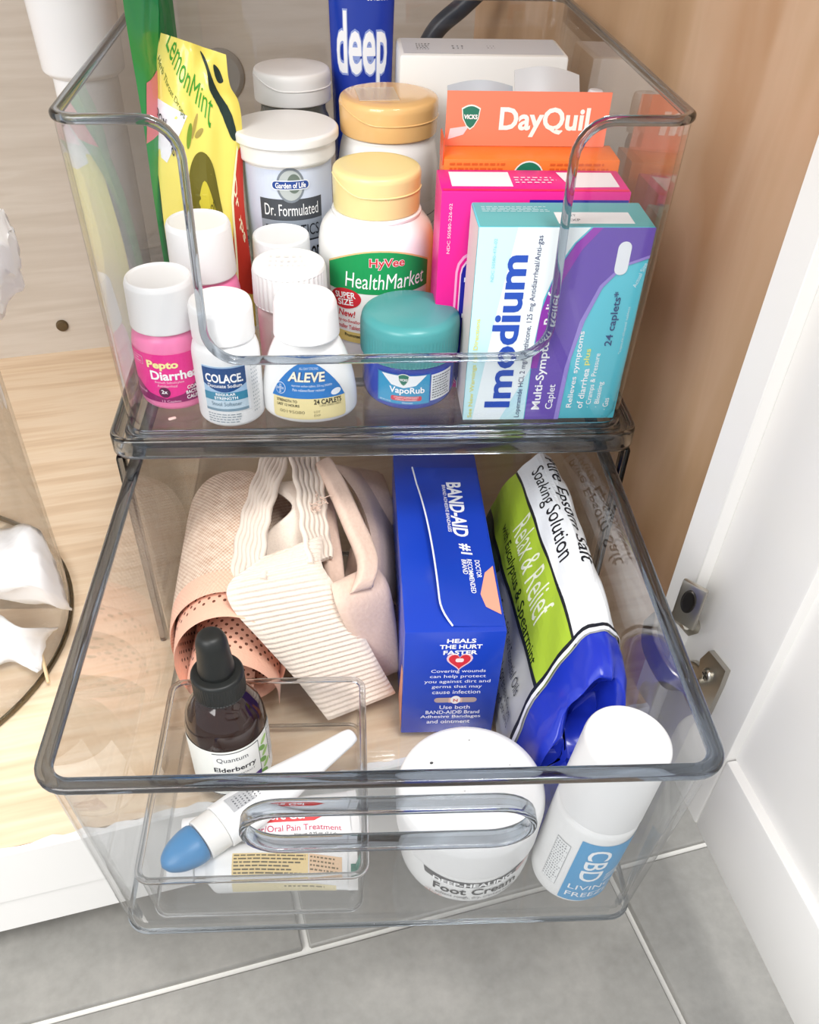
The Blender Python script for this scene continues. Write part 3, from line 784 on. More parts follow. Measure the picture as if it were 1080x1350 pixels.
# small white softgel bottle
t = bottle('pill_bottle', 'small white softgel bottle with blue and white square label', 'bottle', (-.0800, .0150, UF),
    rnd([(.0, 0), (.0165, 0), (.0184, .002), (.0184, .040), (.0172, .0445), (.0158, .0465), (.0158, .0485), (0, .0485)], .003), WHITE,
    rnd([(.0164, .0478), (.0168, .0482), (.0168, .064), (.0160, .0668), (.0145, .0675), (.0, .0668)], .0008), WHITE, rz=0)
p = Print(on_cyl(.0184), t, .002)
p.rect(-.0125, .0105, .0135, .0385, '#f4f6f8', 1); p.rect(-.0120, .0220, .0120, .038, '#a9c9e6', 2); p.poly([(-.012, .0275)]+[(-.012+.024*k/10, .0275-.0045*math.sin(PI*k/10)) for k in range(1, 10)]+[(.012, .0275), (.012, .0372), (-.012, .0372)], '#174a86', 3)
p.text('COLACE.', .0, .0312, .0205, .0052, '#ffffff', 0, .03, layer=4); p.text('Docusate Sodium', 0, .0268, .0185, .0021, '#ffffff', 0, .01, layer=4)
p.rect(-.012, .0180, .012, .0228, '#3f8aa8', 4); p.text('REGULAR', 0, .0217, .0105, .0016, '#ffffff', 0, .02, layer=5); p.text('STRENGTH', 0, .0194, .0125, .0018, '#ffffff', 0, .02, layer=5)
p.rect(-.012, .0120, .012, .0180, '#c3d6e2', 3); p.text('Stool Softener', 0, .0158, .0165, .0024, '#6d8798', 0, .0, layer=5); p.rect(-.012, .0112, .012, .0128, '#7e98a8', 4)
p.fine(-.0115, .0035, .0115, .0098, 4, '#9aa3aa'); p.fine(.0155, .007, .0215, .039, 14, '#aab2b8'); p.build()

# oval pain-reliever bottle
t = thing('pill_bottle', 'wide-shouldered white pill bottle with blue dome label and cream band', 'bottle', (-.0358, .0182, UF), (0, 0, .0))
ap = rnd([(.0, 0), (.0240, 0), (.0268, .003), (.0268, .012), (.0250, .024), (.0215, .036), (.0180, .0435), (.0165, .0455), (.0165, .0480), (0, .048)], .004)
lathe('bottle_body', ap, WHITE2, t, 64, 1, .68)
lathe('cap', rnd([(.0176, .0472), (.0180, .0478), (.0168, .064), (.0155, .0672), (.013, .068), (0, .0676)], .0012), WHITE, t, 56)
ar = prof_r(ap)
p = Print(lambda u, v, l: ((ar(v)+l)*math.sin(u/.0262), -((ar(v)+l)*.68+2e-4)*math.cos(u/.0262), v), t, .0015, .002)
p.rrect(-.0215, .0035, .0225, .0185, .002, '#ecdca2', 1)
dome = [(-.0225+.045*k/16, .0165+.0205*math.sin(PI*k/16)**.75) for k in range(17)]
p.poly(dome, '#1f78c4', 2)
p.text('ALEVE', -.0005, .0288, .0235, .0058, '#1a4f93', 0, .09, .15, layer=3); p.text('ALEVE', -.0005, .0288, .023, .0054, '#fbf6dd', 0, .03, .15, layer=4)
p.text('ALL DAY STRONG', .001, .0335, .012, .0014, '#d9e8f6', layer=3)
p.text('naproxen sodium tablets, 220 mg (NSAID)', .0025, .0238, .024, .0016, '#e8f1fa', layer=3); p.text('Pain reliever/fever reducer', .0005, .0215, .0185, .0016, '#e8f1fa', layer=3)
p.ell(-.0165, .0215, .0034, .0034, '#e8f1fa', 3); p.ell(-.0165, .0215, .0031, .0031, '#1f78c4', 4); p.text('BAYER', -.0165, .0215, .005, .0014, '#e8f1fa', 0, layer=5); p.text('BAYER', -.0165, .0215, .005, .0014, '#e8f1fa', 90, layer=5)
p.ell(.0165, .0195, .0034, .0018, '#eef3fa', 4, rot=.2)
p.text('STRENGTH TO', -.0125, .0145, .0125, .0016, '#3a3420', 0, .02, layer=3); p.text('LAST 12 HOURS', -.0118, .0120, .0135, .0016, '#3a3420', 0, .02, layer=3)
p.text('24 CAPLETS', .0112, .0145, .0165, .0030, '#2c2718', 0, .03, layer=3); p.text('CAPLET SHAPED TABLETS', .0125, .0122, .013, .0012, '#6b6344', layer=3)
p.text('00195080', -.0095, .0080, .0145, .0019, '#8b805c', layer=3); p.text('LOT', .0045, .0085, .0035, .0014, '#8b805c', layer=3); p.text('EXP', .0045, .0062, .0035, .0014, '#8b805c', layer=3)
p.build()

# chest-rub jar
JB = mat('cobalt_jar', '#1a3fb4', .15, coat=.4); JT = mat('teal_lid', '#4a9698', .3)
t = thing('ointment_jar', 'squat cobalt blue ointment jar with ribbed teal lid beside the turquoise carton', 'jar', (.0215, .0375, UF), (0, 0, -.05))
lathe('jar_body', rnd([(.0, 0), (.0220, 0), (.0258, .003), (.0270, .008), (.0270, .022), (.0258, .0275), (.0240, .0285), (.0240, .030), (0, .030)], .003), JB, t)
lathe('lid', rnd([(.0270, .0285), (.0281, .029), (.0281, .0445), (.0272, .0490), (.0240, .0512), (.014, .0525), (.0, .053)], .0015), JT, t, rib=(80, .00042, .0292, .041, .02))
p = Print(on_cyl(.0270, 0), t, .002)
p.rect(-.019, .0062, .0125, .0252, '#1765b5', 1); p.rect(-.0182, .0068, .0120, .0246, '#2f9ac8', 2); p.poly([(-.016, .0246), (-.010, .0185), (-.003, .0170), (.004, .0185), (.010, .0246)], '#f2f4f6', 3)
shield(p, -.003, .0222, .0028, 4)
p.text('VapoRub', -.001, .0150, .0200, .0050, '#ffffff', 0, .02, layer=5)
p.rrect(-.010, .0088, .0075, .0118, .001, '#d8344a', 4); p.text('COUGH SUPPRESSANT', -.0012, .0110, .014, .0010, '#ffffff', layer=5); p.text('TOPICAL ANALGESIC', -.0012, .0096, .0125, .0010, '#ffffff', layer=5)
p.text('NET WT 1.76 OZ', -.0135, .0078, .007, .0010, '#e8f2fa', layer=5); p.text('Ointment', -.0005, .0077, .006, .0011, '#e8f2fa', layer=5)
p.rect(.0130, .0075, .0285, .0240, '#e9ebee', 1); p.fine(.0140, .0085, .0278, .0232, 9, '#55585e'); p.build()

# ribbed-cap bottle and the small capped one behind it
t = bottle('pill_bottle', 'translucent pale pink bottle with wide ribbed white child-proof cap', 'bottle', (-.0465, .0640, UF),
    rnd([(.0, 0), (.0185, 0), (.0198, .002), (.0198, .040), (.0175, .0435), (0, .0435)], .002), mat('pale_pink_plastic', '#ecd9d6', .3),
    rnd([(.0210, .0442), (.0215, .0450), (.0211, .0630), (.0201, .0660), (.0185, .0668), (0, .0664)], .0008), WHITE, rib=(40, .0005, .0452, .0635, .015))
p = Print(on_top(.0666), t)
p.fine(-.011, -.009, .012, .009, 3, '#e0e0e0', layer=1)
p.build()
p = Print(on_cyl(.0198), t, .002); p.rect(-.012, .010, .026, .033, '#efe4e2', 1); p.rect(.0, .012, .016, .0145, '#b5323e', 2); p.fine(.0, .016, .02, .03, 5, '#b59a98'); p.build()
bottle('pill_bottle', 'small white bottle with smooth translucent cap behind the ribbed-cap bottle', 'bottle', (-.0530, .1035, UF),
    rnd([(.0, 0), (.0155, 0), (.0168, .002), (.0168, .043), (.015, .046), (0, .046)], .002), WHITE2,
    rnd([(.0170, .0468), (.0174, .0475), (.0170, .0655), (.0163, .0668), (.0158, .0655), (.0, .0650)], .0006), mat('frosted_white', '#eceef0', .3))

# tablet crumb on the bin floor
q = px(226, 558, UF)
o = box('tablet_crumb', -.0022, .0022, -.0011, .0011, 0, .001, mat('pale_pink_tablet', '#f3cfc4', .7), None, .0004, 1); o.location = (q.x, q.y+.004, UF+.0001); o.rotation_euler = (0, 0, .5)
tag(o, 'tiny pale pink tablet crumb on the floor of the upper bin', 'tablet')

# ---- soft pouches
def pouch(name, label, rows, thick, m, loc=(0, 0, 0), cols=18, wob=.0015, seed=1, twist=None):
    """rows: list of (left point, right point) from bottom to top; a sealed pouch bulging by thick"""
    rng = random.Random(seed)
    L = catmull([r[0] for r in rows], 5); R = catmull([r[1] for r in rows], 5); n = len(L)
    t = thing(name, label, 'pouch', loc)
    def surf(s, v, side, lift=0):
        v = min(max(v, 0), 1); s = min(max(s, 0), 1)
        f = v*(n-1); i = min(int(f), n-2); q = f-i
        a = L[i].lerp(L[i+1], q); b = R[i].lerp(R[i+1], q); P = a.lerp(b, s)
        up = (L[min(i+1, n-1)]-L[i]) ; N = (b-a).cross(up).normalized()
        bul = thick*(max(0, math.sin(PI*s))**.6)*(max(0, math.sin(PI*min(1, v*1.02)))**.5)
        cr = wob*(math.sin(s*9+v*14+seed)+.7*math.sin(s*21-v*9+seed*2)+.5*math.sin(v*31+s*5))*min(1, 4*s*(1-s)+.1)
        return P+N*(side*bul+cr+side*lift)
    V = []; Fc = []; rowsN = 34
    for sd in (1, -1):
        b = len(V)
        for j in range(rowsN+1):
            for i in range(cols+1): V.append(surf(i/cols, j/rowsN, sd))
        for j in range(rowsN):
            for i in range(cols): Fc.append((b+j*(cols+1)+i, b+j*(cols+1)+i+1, b+(j+1)*(cols+1)+i+1, b+(j+1)*(cols+1)+i))
    mesh('pouch_body', V, Fc, m, t, weld=2e-4, angle=60)
    return t, surf
SM = lambda q: [(v.x, v.y) for v in catmull([Vector((a, b, 0)) for a, b in q], 5, True)]
YEL = mat('yellow_foil', '#efe06a', .3, coat=.3)
def YY(u, v, y): return pxy(u, v, y)
t, sf = pouch('cough_drop_pouch', 'torn-open yellow cough drop pouch with green lettering, standing in the bin', [
    (YY(250, 430, .118), YY(338, 430, .122)), (YY(222, 330, .118), YY(334, 370, .126)), (YY(210, 240, .124), YY(322, 270, .132)),
    (YY(200, 165, .130), YY(318, 150, .140)), (YY(199, 100, .136), YY(303, 112, .144)), (YY(206, 41, .142), YY(298, 72, .148))], .006, YEL, seed=3, wob=.0012)
fn = lambda u, v, l: sf(u, v, 1, l+1.5e-4)
p = Print(fn, t, .08, .04)
p.text('LemonMint', .44, .82, .62, .16, '#3f9a2c', -38, .0, layer=2)
p.text('Herb Throat Drops', .22, .75, .40, .045, '#55722c', -42, .0, layer=2)
p.poly([(.0, .50), (.0, .73), (.14, .69), (.40, .62), (.26, .54), (.12, .47)], '#ededf2', 1); p.text('Soothing', .13, .60, .26, .075, '#2a2a2e', -40, .0, layer=8)
p.poly(SM([(.62, .97), (.70, .93), (.79, .80), (.83, .68), (.93, .55), (.86, .545), (.77, .62), (.71, .74), (.71, .86)]), '#23352f', 2); p.poly(SM([(.80, .91), (.88, .89), (.92, .82), (.84, .81)]), '#23352f', 2)
p.ell(.40, .555, .05, .02, '#7a9f35', 2, rot=.8); p.ell(.47, .585, .06, .012, '#b4a052', 2, rot=.7); p.ell(.51, .56, .05, .010, '#a8974e', 2, rot=.2)
p.poly([(.80, .15), (1.0, .15), (1.0, .53), (.93, .51), (.86, .40), (.80, .30)], '#c63a2c', 2); p.text('Drops', .92, .38, .16, .06, '#f2e4c0', -60, .02, layer=3); p.poly([(.78, .15), (.80, .15), (.865, .40), (.94, .515), (.93, .525), (.84, .41)], '#f6f2c8', 3)
p.poly(SM([(.30, .26), (.34, .42), (.42, .49), (.53, .51), (.64, .48), (.70, .40), (.74, .28), (.66, .20), (.42, .20)]), '#6b6420', 2); p.poly(SM([(.40, .22), (.43, .36), (.53, .44), (.63, .37), (.69, .24), (.55, .20)]), '#cdbf3c', 3); p.text('Lemon', .54, .36, .20, .035, '#5c5a1c', 20, layer=4)  # torn opening: dark olive paints its shaded inside, inner wrapper over it
p.build()
GRN = mat('green_foil', '#1f9a4c', .3, coat=.3)
t, sf = pouch('cough_drop_pouch', 'tall green cough drop pouch wedged beside the yellow one', [
    (Vector((-0.1275, .120, UF+.001)), Vector((-0.1160, .168, UF+.001))), (Vector((-0.1285, .120, UF+.06)), Vector((-0.1145, .172, UF+.06))),
    (Vector((-0.1265, .118, .285)), Vector((-0.1120, .175, .285))), (Vector((-0.1255, .112, .33)), Vector((-0.1115, .178, .33))), (Vector((-0.1230, .108, .385)), Vector((-0.1100, .176, .385)))], .0045, GRN, seed=5, wob=.0008)
p = Print(lambda u, v, l: sf(u, v, 1, l+1.5e-4), t, .08, .04)
p.poly([(.0, .45), (.28, .47), (.36, .62), (.10, .60)], '#e98a92', 1); p.poly([(.30, .30), (1, .36), (1, .95), (.62, .96), (.40, .62)], '#157a3c', 1); p.build()

# ------------------------------------------------------------------ contents of the drawer
def uvmath(m, build):
    N, L, b = nodes(m); nt = m.node_tree
    uv = N.new('ShaderNodeUVMap'); sp_ = N.new('ShaderNodeSeparateXYZ'); L.new(uv.outputs[0], sp_.inputs[0])
    def M(op, a, b2=None, c=None):
        n = N.new('ShaderNodeMath'); n.operation = op
        for i, x in enumerate((a, b2, c)):
            if x is None: continue
            if isinstance(x, (int, float)): n.inputs[i].default_value = x
            else: L.new(x, n.inputs[i])
        return n.outputs[0]
    def mixc(f, A, B):
        n = N.new('ShaderNodeMix'); n.data_type = 'RGBA'; L.new(f, n.inputs[0])
        for i, x in ((6, A), (7, B)):
            if isinstance(x, str): n.inputs[i].default_value = lin(x)
            else: L.new(x, n.inputs[i])
        return n.outputs[2]
    def bump(h, s=.5, d=.001):
        n = N.new('ShaderNodeBump'); n.inputs['Strength'].default_value = s; n.inputs['Distance'].default_value = d; L.new(h, n.inputs['Height']); L.new(n.outputs[0], b.inputs['Normal'])
    def noise(sc, det=4):
        n = N.new('ShaderNodeTexNoise'); n.inputs['Scale'].default_value = sc; n.inputs['Detail'].default_value = det; L.new(uv.outputs[0], n.inputs['Vector']); return n.outputs[0]
    build(sp_.outputs[0], sp_.outputs[1], M, mixc, bump, noise, b, L)
    return m
def fab(name):
    m = mat(name, '#e8c8b4', .9, .1)
    b = m.node_tree.nodes['Principled BSDF']; b.inputs['Sheen Weight'].default_value = .15
    return m
def _woven(u, v, M, mixc, bump, noise, b, L):
    hem = M('LESS_THAN', v, .017)
    wv = M('MULTIPLY', M('SINE', M('MULTIPLY', u, 2600)), M('SINE', M('MULTIPLY', v, 1900)))
    n = noise(160); k = M('MULTIPLY_ADD', wv, .40, M('MULTIPLY_ADD', n, 1.2, -.05))
    col = mixc(k, '#bb967c', '#ecd8c4'); col = mixc(hem, col, '#ecbba2')
    L.new(col, b.inputs['Base Color']); bump(k, .6, .0008)
WOVEN = uvmath(fab('woven_beige'), _woven)
def _perf(u, v, M, mixc, bump, noise, b, L):
    hem = M('LESS_THAN', v, .011)
    d = M('MULTIPLY', M('SINE', M('MULTIPLY', u, 1050)), M('SINE', M('MULTIPLY', v, 900)))
    hole = M('MULTIPLY', M('GREATER_THAN', d, .58), M('SUBTRACT', 1, hem))
    L.new(mixc(hole, '#ecb89f', '#6e4536'), b.inputs['Base Color']); bump(M('SUBTRACT', noise(500, 2), hole), .5, .0008)  # holes are only coloured, brown painted for the dark behind them
PERF = uvmath(fab('perforated_pink'), _perf)
def _cream(u, v, M, mixc, bump, noise, b, L):
    n = noise(700, 3); L.new(mixc(n, '#d9c9ba', '#e9dccf'), b.inputs['Base Color']); bump(n, .5, .0006)
CREAM = uvmath(fab('cream_knit'), _cream)
def _pk(u, v, M, mixc, bump, noise, b, L):
    n = noise(420, 5); L.new(mixc(n, '#d3b5a3', '#e5cbba'), b.inputs['Base Color']); bump(n, .45, .0007)
PKNIT = uvmath(fab('pink_cream_knit'), _pk)

def ribbon(name, Lp, Rp, th, m, parent, n=8, cols=14, rib=0, rib_amp=.0005, side=1, ruffle=0):
    Lc = catmull(Lp, n); Rc = catmull(Rp, n)
    if rib:
        ln = sum((Lc[i+1].lerp(Rc[i+1], .5)-Lc[i].lerp(Rc[i], .5)).length for i in range(len(Lc)-1)); need = max(2, int(ln/rib*6/(len(Lp)-1)))
        Lc = catmull(Lp, need); Rc = catmull(Rp, need)
    rows = len(Lc); V = []; UV = []; Fc = []; per = 2*cols; U = 0
    for i in range(rows):
        a, b = Lc[i], Rc[i]
        if i: U += (a.lerp(b, .5)-Lc[i-1].lerp(Rc[i-1], .5)).length
        T = (Lc[min(i+1, rows-1)].lerp(Rc[min(i+1, rows-1)], .5)-Lc[max(i-1, 0)].lerp(Rc[max(i-1, 0)], .5))
        N = T.cross(b-a).normalized()*side; wd = (b-a).length
        endf = min(1, math.sqrt(max(0.02, min(i, rows-1-i)/3.0))) if rows > 8 else 1
        for k in range(per):
            top_ = k <= cols; s = k/cols if top_ else (per-k)/cols
            e = (max(0, 1-abs(2*s-1)**6))**.5*endf
            off = th*.5*e*(1 if top_ else -1)
            if rib: off += rib_amp*math.sin(2*PI*U/rib+.5*math.sin(s*40))*(e if top_ else 0)
            ed = ruffle*math.sin(2*PI*U/.004)*(abs(2*s-1)**8)
            V.append(a.lerp(b, s)+N*(off+ed)); UV.append((U, s*wd))
    for i in range(rows-1):
        for k in range(per): Fc.append((i*per+k, i*per+(k+1) % per, (i+1)*per+(k+1) % per, (i+1)*per+k))
    Fc += [tuple(range(per)), tuple((rows-1)*per+k for k in range(per))]
    return mesh(name, V, Fc, m, parent, uv=UV, angle=70)

# --- rolled elastic belt
RX, RZ = .0380, .0415
rl = thing('rolled_bandage', 'rolled-up beige and pink elastic support belt lying beside the drawer wall', 'bandage', (-.0855, 0, DF))
def spiral(t0, t1, k0, k1, yf0, yf1, yb, n):
    A = []; B = []
    for i in range(n+1):
        s = i/n; a = math.radians(t0+(t1-t0)*s); k = k0+(k1-k0)*s
        x = RX*k*math.cos(a); z = RZ+.0008+RZ*k*math.sin(a)*(1 if math.sin(a) > 0 else .96)
        yf = yf0+(yf1-yf0)*s
        A.append(Vector((x, yf+.004*math.sin(a), z))); B.append(Vector((x*.97-.004, yb, z)))
    return A, B
A, B = spiral(-95, 268, .97, .955, -.060, -.064, .060, 40)
ribbon('outer_layer', A, B, .0034, WOVEN, rl, 2, 26, side=-1)
A, B = spiral(-92, 262, .86, .84, -.0745, -.080, .050, 34)
ribbon('perforated_layer', A, B, .0030, PERF, rl, 2, 24, side=-1)
def inner():
    A = []; B = []
    for x, z in ((.027, .012), (.026, .030), (.014, .046), (-.004, .051), (-.020, .043), (-.026, .028), (-.020, .020), (-.004, .021), (.012, .022)):
        A.append(Vector((x, -.0845, z))); B.append(Vector((x*.9, .035, z)))
    return A, B
A, B = inner(); ribbon('perforated_layer', A, B, .0030, PERF, rl, 4, 24, side=-1)

# --- cream ribbed bandage
cb = thing('elastic_bandage', 'cream ribbed elastic bandage loosely folded over the belt roll', 'bandage')
def PP(l): return [px(*q) for q in l]
ribbon('front_fold', PP([(345, 736, .101), (303, 768, .098), (305, 800, .088), (345, 846, .067), (392, 898, .040), (433, 950, .013)]),
       PP([(425, 706, .100), (424, 742, .095), (444, 775, .084), (468, 815, .066), (496, 868, .040), (522, 914, .015)]), .0045, CREAM, cb, rib=.0034, rib_amp=.0007, ruffle=.0003, cols=18)
ribbon('left_fold', PP([(303, 778, .082), (311, 720, .086), (326, 660, .088), (345, 606, .086)]), PP([(352, 765, .094), (352, 712, .098), (362, 660, .100), (382, 606, .097)]), .0055, CREAM, cb, rib=0, cols=18, ruffle=.0004)
for j in range(7):
    s = (j+.35)/7
    pts = [px(303+49*s, 776-13*s, .083+.012*s+.0035), px(311+41*s, 718-8*s, .087+.012*s+.0035), px(326+36*s, 660, .089+.012*s+.0035), px(345+37*s, 606, .087+.011*s+.0035)]
    tube('rib', [p_+Vector((.0006*math.sin(i*1.1+j), 0, 0)) for i, p_ in enumerate(catmull(pts, 9))], .0019, CREAM, cb, 8)
ribbon('centre_fold', PP([(330, 790, .070), (335, 748, .080), (350, 705, .090), (385, 668, .101), (352, 640, .095)]), PP([(395, 775, .068), (402, 735, .082), (412, 700, .092), (432, 668, .098), (420, 632, .092)]), .005, CREAM, cb, rib=.0036, rib_amp=.0007, cols=16)
ribbon('right_fold', PP([(408, 745, .094), (398, 700, .100), (392, 650, .1045), (383, 604, .100)]), PP([(440, 735, .083), (432, 690, .091), (428, 645, .096), (422, 604, .094)]), .0055, CREAM, cb, rib=0, cols=16, ruffle=.0004)
for j in range(6):
    s = (j+.35)/6
    pts = [px(408+32*s, 744-10*s, .098-.010*s), px(398+34*s, 700-10*s, .104-.009*s), px(392+36*s, 650-5*s, .1085-.0085*s), px(383+39*s, 604, .104-.006*s)]
    tube('rib', [p_+Vector((.0006*math.sin(i*1.1+j), 0, 0)) for i, p_ in enumerate(catmull(pts, 9))], .0019, CREAM, cb, 8)

# --- pinkish bandage
pb = thing('elastic_bandage', 'pinkish soft bandage folded into a loop beside the blue carton', 'bandage')
ribbon('front_face', PP([(436, 770, .088), (444, 800, .080), (462, 838, .058), (484, 870, .034), (506, 892, .012)]), PP([(494, 742, .082), (512, 770, .076), (521, 812, .054), (525, 850, .034), (526, 884, .013)]), .006, PKNIT, pb, cols=14, n=10)
ribbon('outer_loop', PP([(494, 760, .080), (488, 700, .083), (470, 652, .085), (440, 612, .085)]), PP([(524, 800, .030), (523, 730, .034), (517, 668, .036), (500, 622, .040)]), .007, PKNIT, pb, cols=14, n=10)
ribbon('top_edge', PP([(462, 782, .086), (472, 742, .094), (452, 690, .100), (432, 645, .103), (414, 612, .100)]), PP([(492, 774, .084), (497, 735, .090), (474, 680, .097), (456, 640, .100), (434, 602, .098)]), .008, PKNIT, pb, cols=12, n=10)
ribbon('inner_fold', PP([(436, 796, .075), (426, 740, .084), (420, 700, .088), (420, 650, .090)]), PP([(456, 790, .072), (452, 740, .080), (446, 700, .084), (440, 660, .088)]), .007, PKNIT, pb, cols=12, n=10)
ribbon('inner_fold', PP([(448, 795, .058), (455, 755, .064), (462, 722, .068)]), PP([(486, 782, .050), (488, 745, .058), (482, 715, .066)]), .006, PKNIT, pb, cols=12, n=10)
ribbon('back_fold', PP([(470, 700, .062), (475, 660, .070), (470, 620, .070)]), PP([(520, 720, .030), (520, 672, .055), (505, 625, .055)]), .006, PKNIT, pb, cols=12, n=10)
rng = random.Random(4)
for i in range(10):
    p0 = px(412+rng.uniform(0, 22), 655+rng.uniform(-6, 20), .105); pts = [p0]
    for k in range(4): pts.append(pts[-1]+Vector((rng.uniform(-.0035, .0035), rng.uniform(-.0035, .0035), rng.uniform(-.0012, .0012))))
    tube('loose_thread', catmull(pts, 5), .00028, PKNIT, pb, 5)

# --- adhesive bandage carton
BB = mat('deep_blue_card', '#1c41b4', .25, coat=.2)
BX0, BX1, BY0, BY1, BZ = .0150, .0705, -.0985, .068, .0950
bx_ = thing('bandage_box', 'deep blue adhesive bandage carton lying lengthwise between bandage and foil bag', 'box', ((BX0+BX1)/2, BY0, DF))
BW = BX1-BX0; BL = BY1-BY0; BH = BZ-DF
box('carton', -BW/2, BW/2, 0, BL, 0, BH, BB, bx_, .0006, 2)
def loc_top(u, v, z=BZ): q = px(u, v, z); return q.x-(BX0+BX1)/2, q.y-BY0
def flap():
    V = []; Fc = []; n = 26
    for i in range(n+1):
        s = i/n; y = .0035+(BL-.02)*s
        xl = -BW/2+.0205-.008*s**2+.006*max(0, 1-s*8)**2; lift = .0008+.0062*math.sin(PI*min(1, s*1.15))**.8
        for j in range(7):
            q = j/6; x = xl+(BW/2-.0012-xl)*q; z = BH+.0004+lift*(1-q)**2.2
            V.append((x, y, z)); V.append((x, y, z-.0004))
    r = 14
    for i in range(n):
        for j in range(6):
            a = i*r+j*2; Fc += [(a, a+2, a+r+2, a+r), (a+1, a+r+1, a+r+3, a+3)]
        a = i*r; Fc.append((a, a+r, a+r+1, a+1)); a += 12; Fc.append((a, a+1, a+r+1, a+r))
    for i in (0, n):
        Fc.append(tuple(i*r+2*j for j in range(7))+tuple(i*r+2*j+1 for j in reversed(range(7))))
    o = mesh('lid_flap', V, Fc, BB, bx_); return o
flap()
ed = [Vector((-BW/2+.0205-.008*s**2+.006*max(0, 1-s*8)**2-.0003, .0035+(BL-.02)*s, BH+.0003+.0008+.0062*math.sin(PI*min(1, s*1.15))**.8)) for s in [i/40 for i in range(41)]]
tube('flap_edge', ed, .00055, mat('card_edge', '#e9ecf4', .6), bx_, 6)
p = Print(lambda u, v, l: (u, v, BH+.0022+l), bx_)
def flap_z(x, y):
    s = min(max((y-.0035)/(BL-.02), 0), 1); xl = -BW/2+.0205-.008*s**2; lift = .0008+.0062*math.sin(PI*min(1, s*1.15))**.8
    q = min(max((x-xl)/(BW/2-.0012-xl), 0), 1); return BH+.0004+lift*(1-q)**2.2
p.fn = lambda u, v, l: (u, v, flap_z(u, v)+l+3e-4)
p.du = .004; p.dv = .008
def TT(s, u, v, w_, h_, b=0, rot=-90, col='#f4f6fb'):
    x, y = loc_top(u, v, BZ+.003); p.text(s, x, y, w_, h_, col, rot, b, layer=2)
TT('BAND-AID', 603, 668, .056, .0095, .03)
TT('BRAND ADHESIVE BANDAGES', 589, 668, .050, .0022, .01)
TT('#1', 614, 722, .0095, .0075, .03)
TT('DOCTOR', 631, 747, .0150, .0029, .012); TT('RECOMMENDED', 622, 757, .0285, .0029, .012); TT('BRAND', 613, 746, .0125, .0029, .012)
p.poly([(BW/2-.0016, .012), (BW/2-.0095, .018), (BW/2-.0115, .028), (BW/2-.0070, .046), (BW/2-.0016, .052)], '#f0a58c', 1)
p.build()
p = Print(on_front(0, 0, 0), bx_)
p.text('HEALS', .0035, BH-.0068, .0160, .0034, '#ffffff', 0, .03); p.text('THE HURT', .0035, BH-.0115, .0235, .0034, '#ffffff', 0, .03); p.text('FASTER', .0035, BH-.0162, .0190, .0034, '#ffffff', 0, .03)
hc = BH-.0232
hpts = []
for k in range(28):
    a = 2*PI*k/28; hpts.append((.0035+.0062*math.sin(a)**3*1.0, hc+.00042*(13*math.cos(a)-5*math.cos(2*a)-2*math.cos(3*a)-math.cos(4*a))))
p.poly([(.0035+(a-.0035)*1.2, hc+(b-hc)*1.2) for a, b in hpts], '#f2c9cf', 1); p.poly(hpts, '#d8323f', 2); p.rrect(.0012, hc-.001, .0058, hc+.0022, .0012, '#f6e4e0', 3)
for i, (s, w_) in enumerate((('Covering wounds', .031), ('can help protect', .032), ('you against dirt and', .038), ('germs that may', .029), ('cause infection', .028))):
    p.text(s, .0035, BH-.0320-.0045*i, w_, .0034, '#e8ecf8', 0, .005)
y = BH-.0575
p.rrect(-.009, y-.0022, .016, y+.0022, .0021, '#b9a29c', 2); p.rect(-.0005, y-.0022, .0075, y+.0022, '#e0b9a6', 3); p.ell(.0035, y+.0004, .003, .0036, '#f3ece6', 4); p.text('N', .0035, y, .0026, .0026, '#c8483e', 0, .02, layer=5)
for i, (s, w_) in enumerate((('Use both', .018), ('BAND-AID\u00ae Brand', .032), ('Adhesive Bandages', .036), ('and ointment', .026))):
    p.text(s, .0035-.001*i, BH-.0640-.0045*i, w_, .0034, '#e8ecf8', 0, .01)
p.build()
p = Print(on_left(-BW/2, BL, 0), bx_); p.poly([(BL-.03, .0), (BL-.001, .0), (BL-.001, .055), (BL-.012, .05)], '#e9a48c', 1); p.fine(.02, .05, .11, .07, 3, '#4a66c8'); p.build()

# --- bath salt bag
BAGM = mat('silver_foil_bag', '#b9b9b6', .3, coat=.35); BAGB = mat('blue_foil', '#1f35b8', .28, coat=.4)
stations = [(.066, .0780, .1255, .088), (.03, .0750, .1272, .094), (-.02, .0735, .1278, .099), (-.06, .0730, .1282, .100), (-.110, .0735, .1284, .099)]
def sec_pts(xl, xr, zt):
    wd = xr-xl; z0 = DF+.0008
    return [Vector((xl+a_*wd, 0, z0+b_*zt)) for a_, b_ in ((.12, 0), (0, .07), (.09, .34), (.32, .67), (.58, .90), (.80, 1.0), (.97, .92), (1, .6), (.99, .15), (.85, 0))]
def crease(k, y): return .0009*math.sin(k*.55+y*60)+.0007*math.sin(k*1.2-y*130)
def tilt(z): return -.030*max(0, 1-(z-DF)/.095)
ringsB = []
st = catmull([Vector(s_[:3]) for s_ in stations], 9); st2 = catmull([Vector((s_[3], 0, 0)) for s_ in stations], 9)
for a, b in zip(st, st2):
    P = catmull(sec_pts(a.y, a.z, b.x), 6, True); out = []
    wt_ = max(0, min(1, (-.03-a.x)/.08))
    c = Vector(((a.y+a.z)/2, 0, DF+.035))
    for k, q in enumerate(P):
        d = (q-c).normalized(); v_ = q+d*min(crease(k, a.x), .0012)
        v_.y = a.x+tilt(v_.z)*wt_; v_.x = min(v_.x, .1252+.03*(v_.z-DF)); v_.z = max(v_.z, DF+.0004); out.append(v_)
    ringsB.append(out)
sb = thing('bath_salt_bag', 'silver, green and white bath salt bag with folded blue end', 'bag', (0, 0, 0))
NR = len(ringsB); NK = len(ringsB[0])
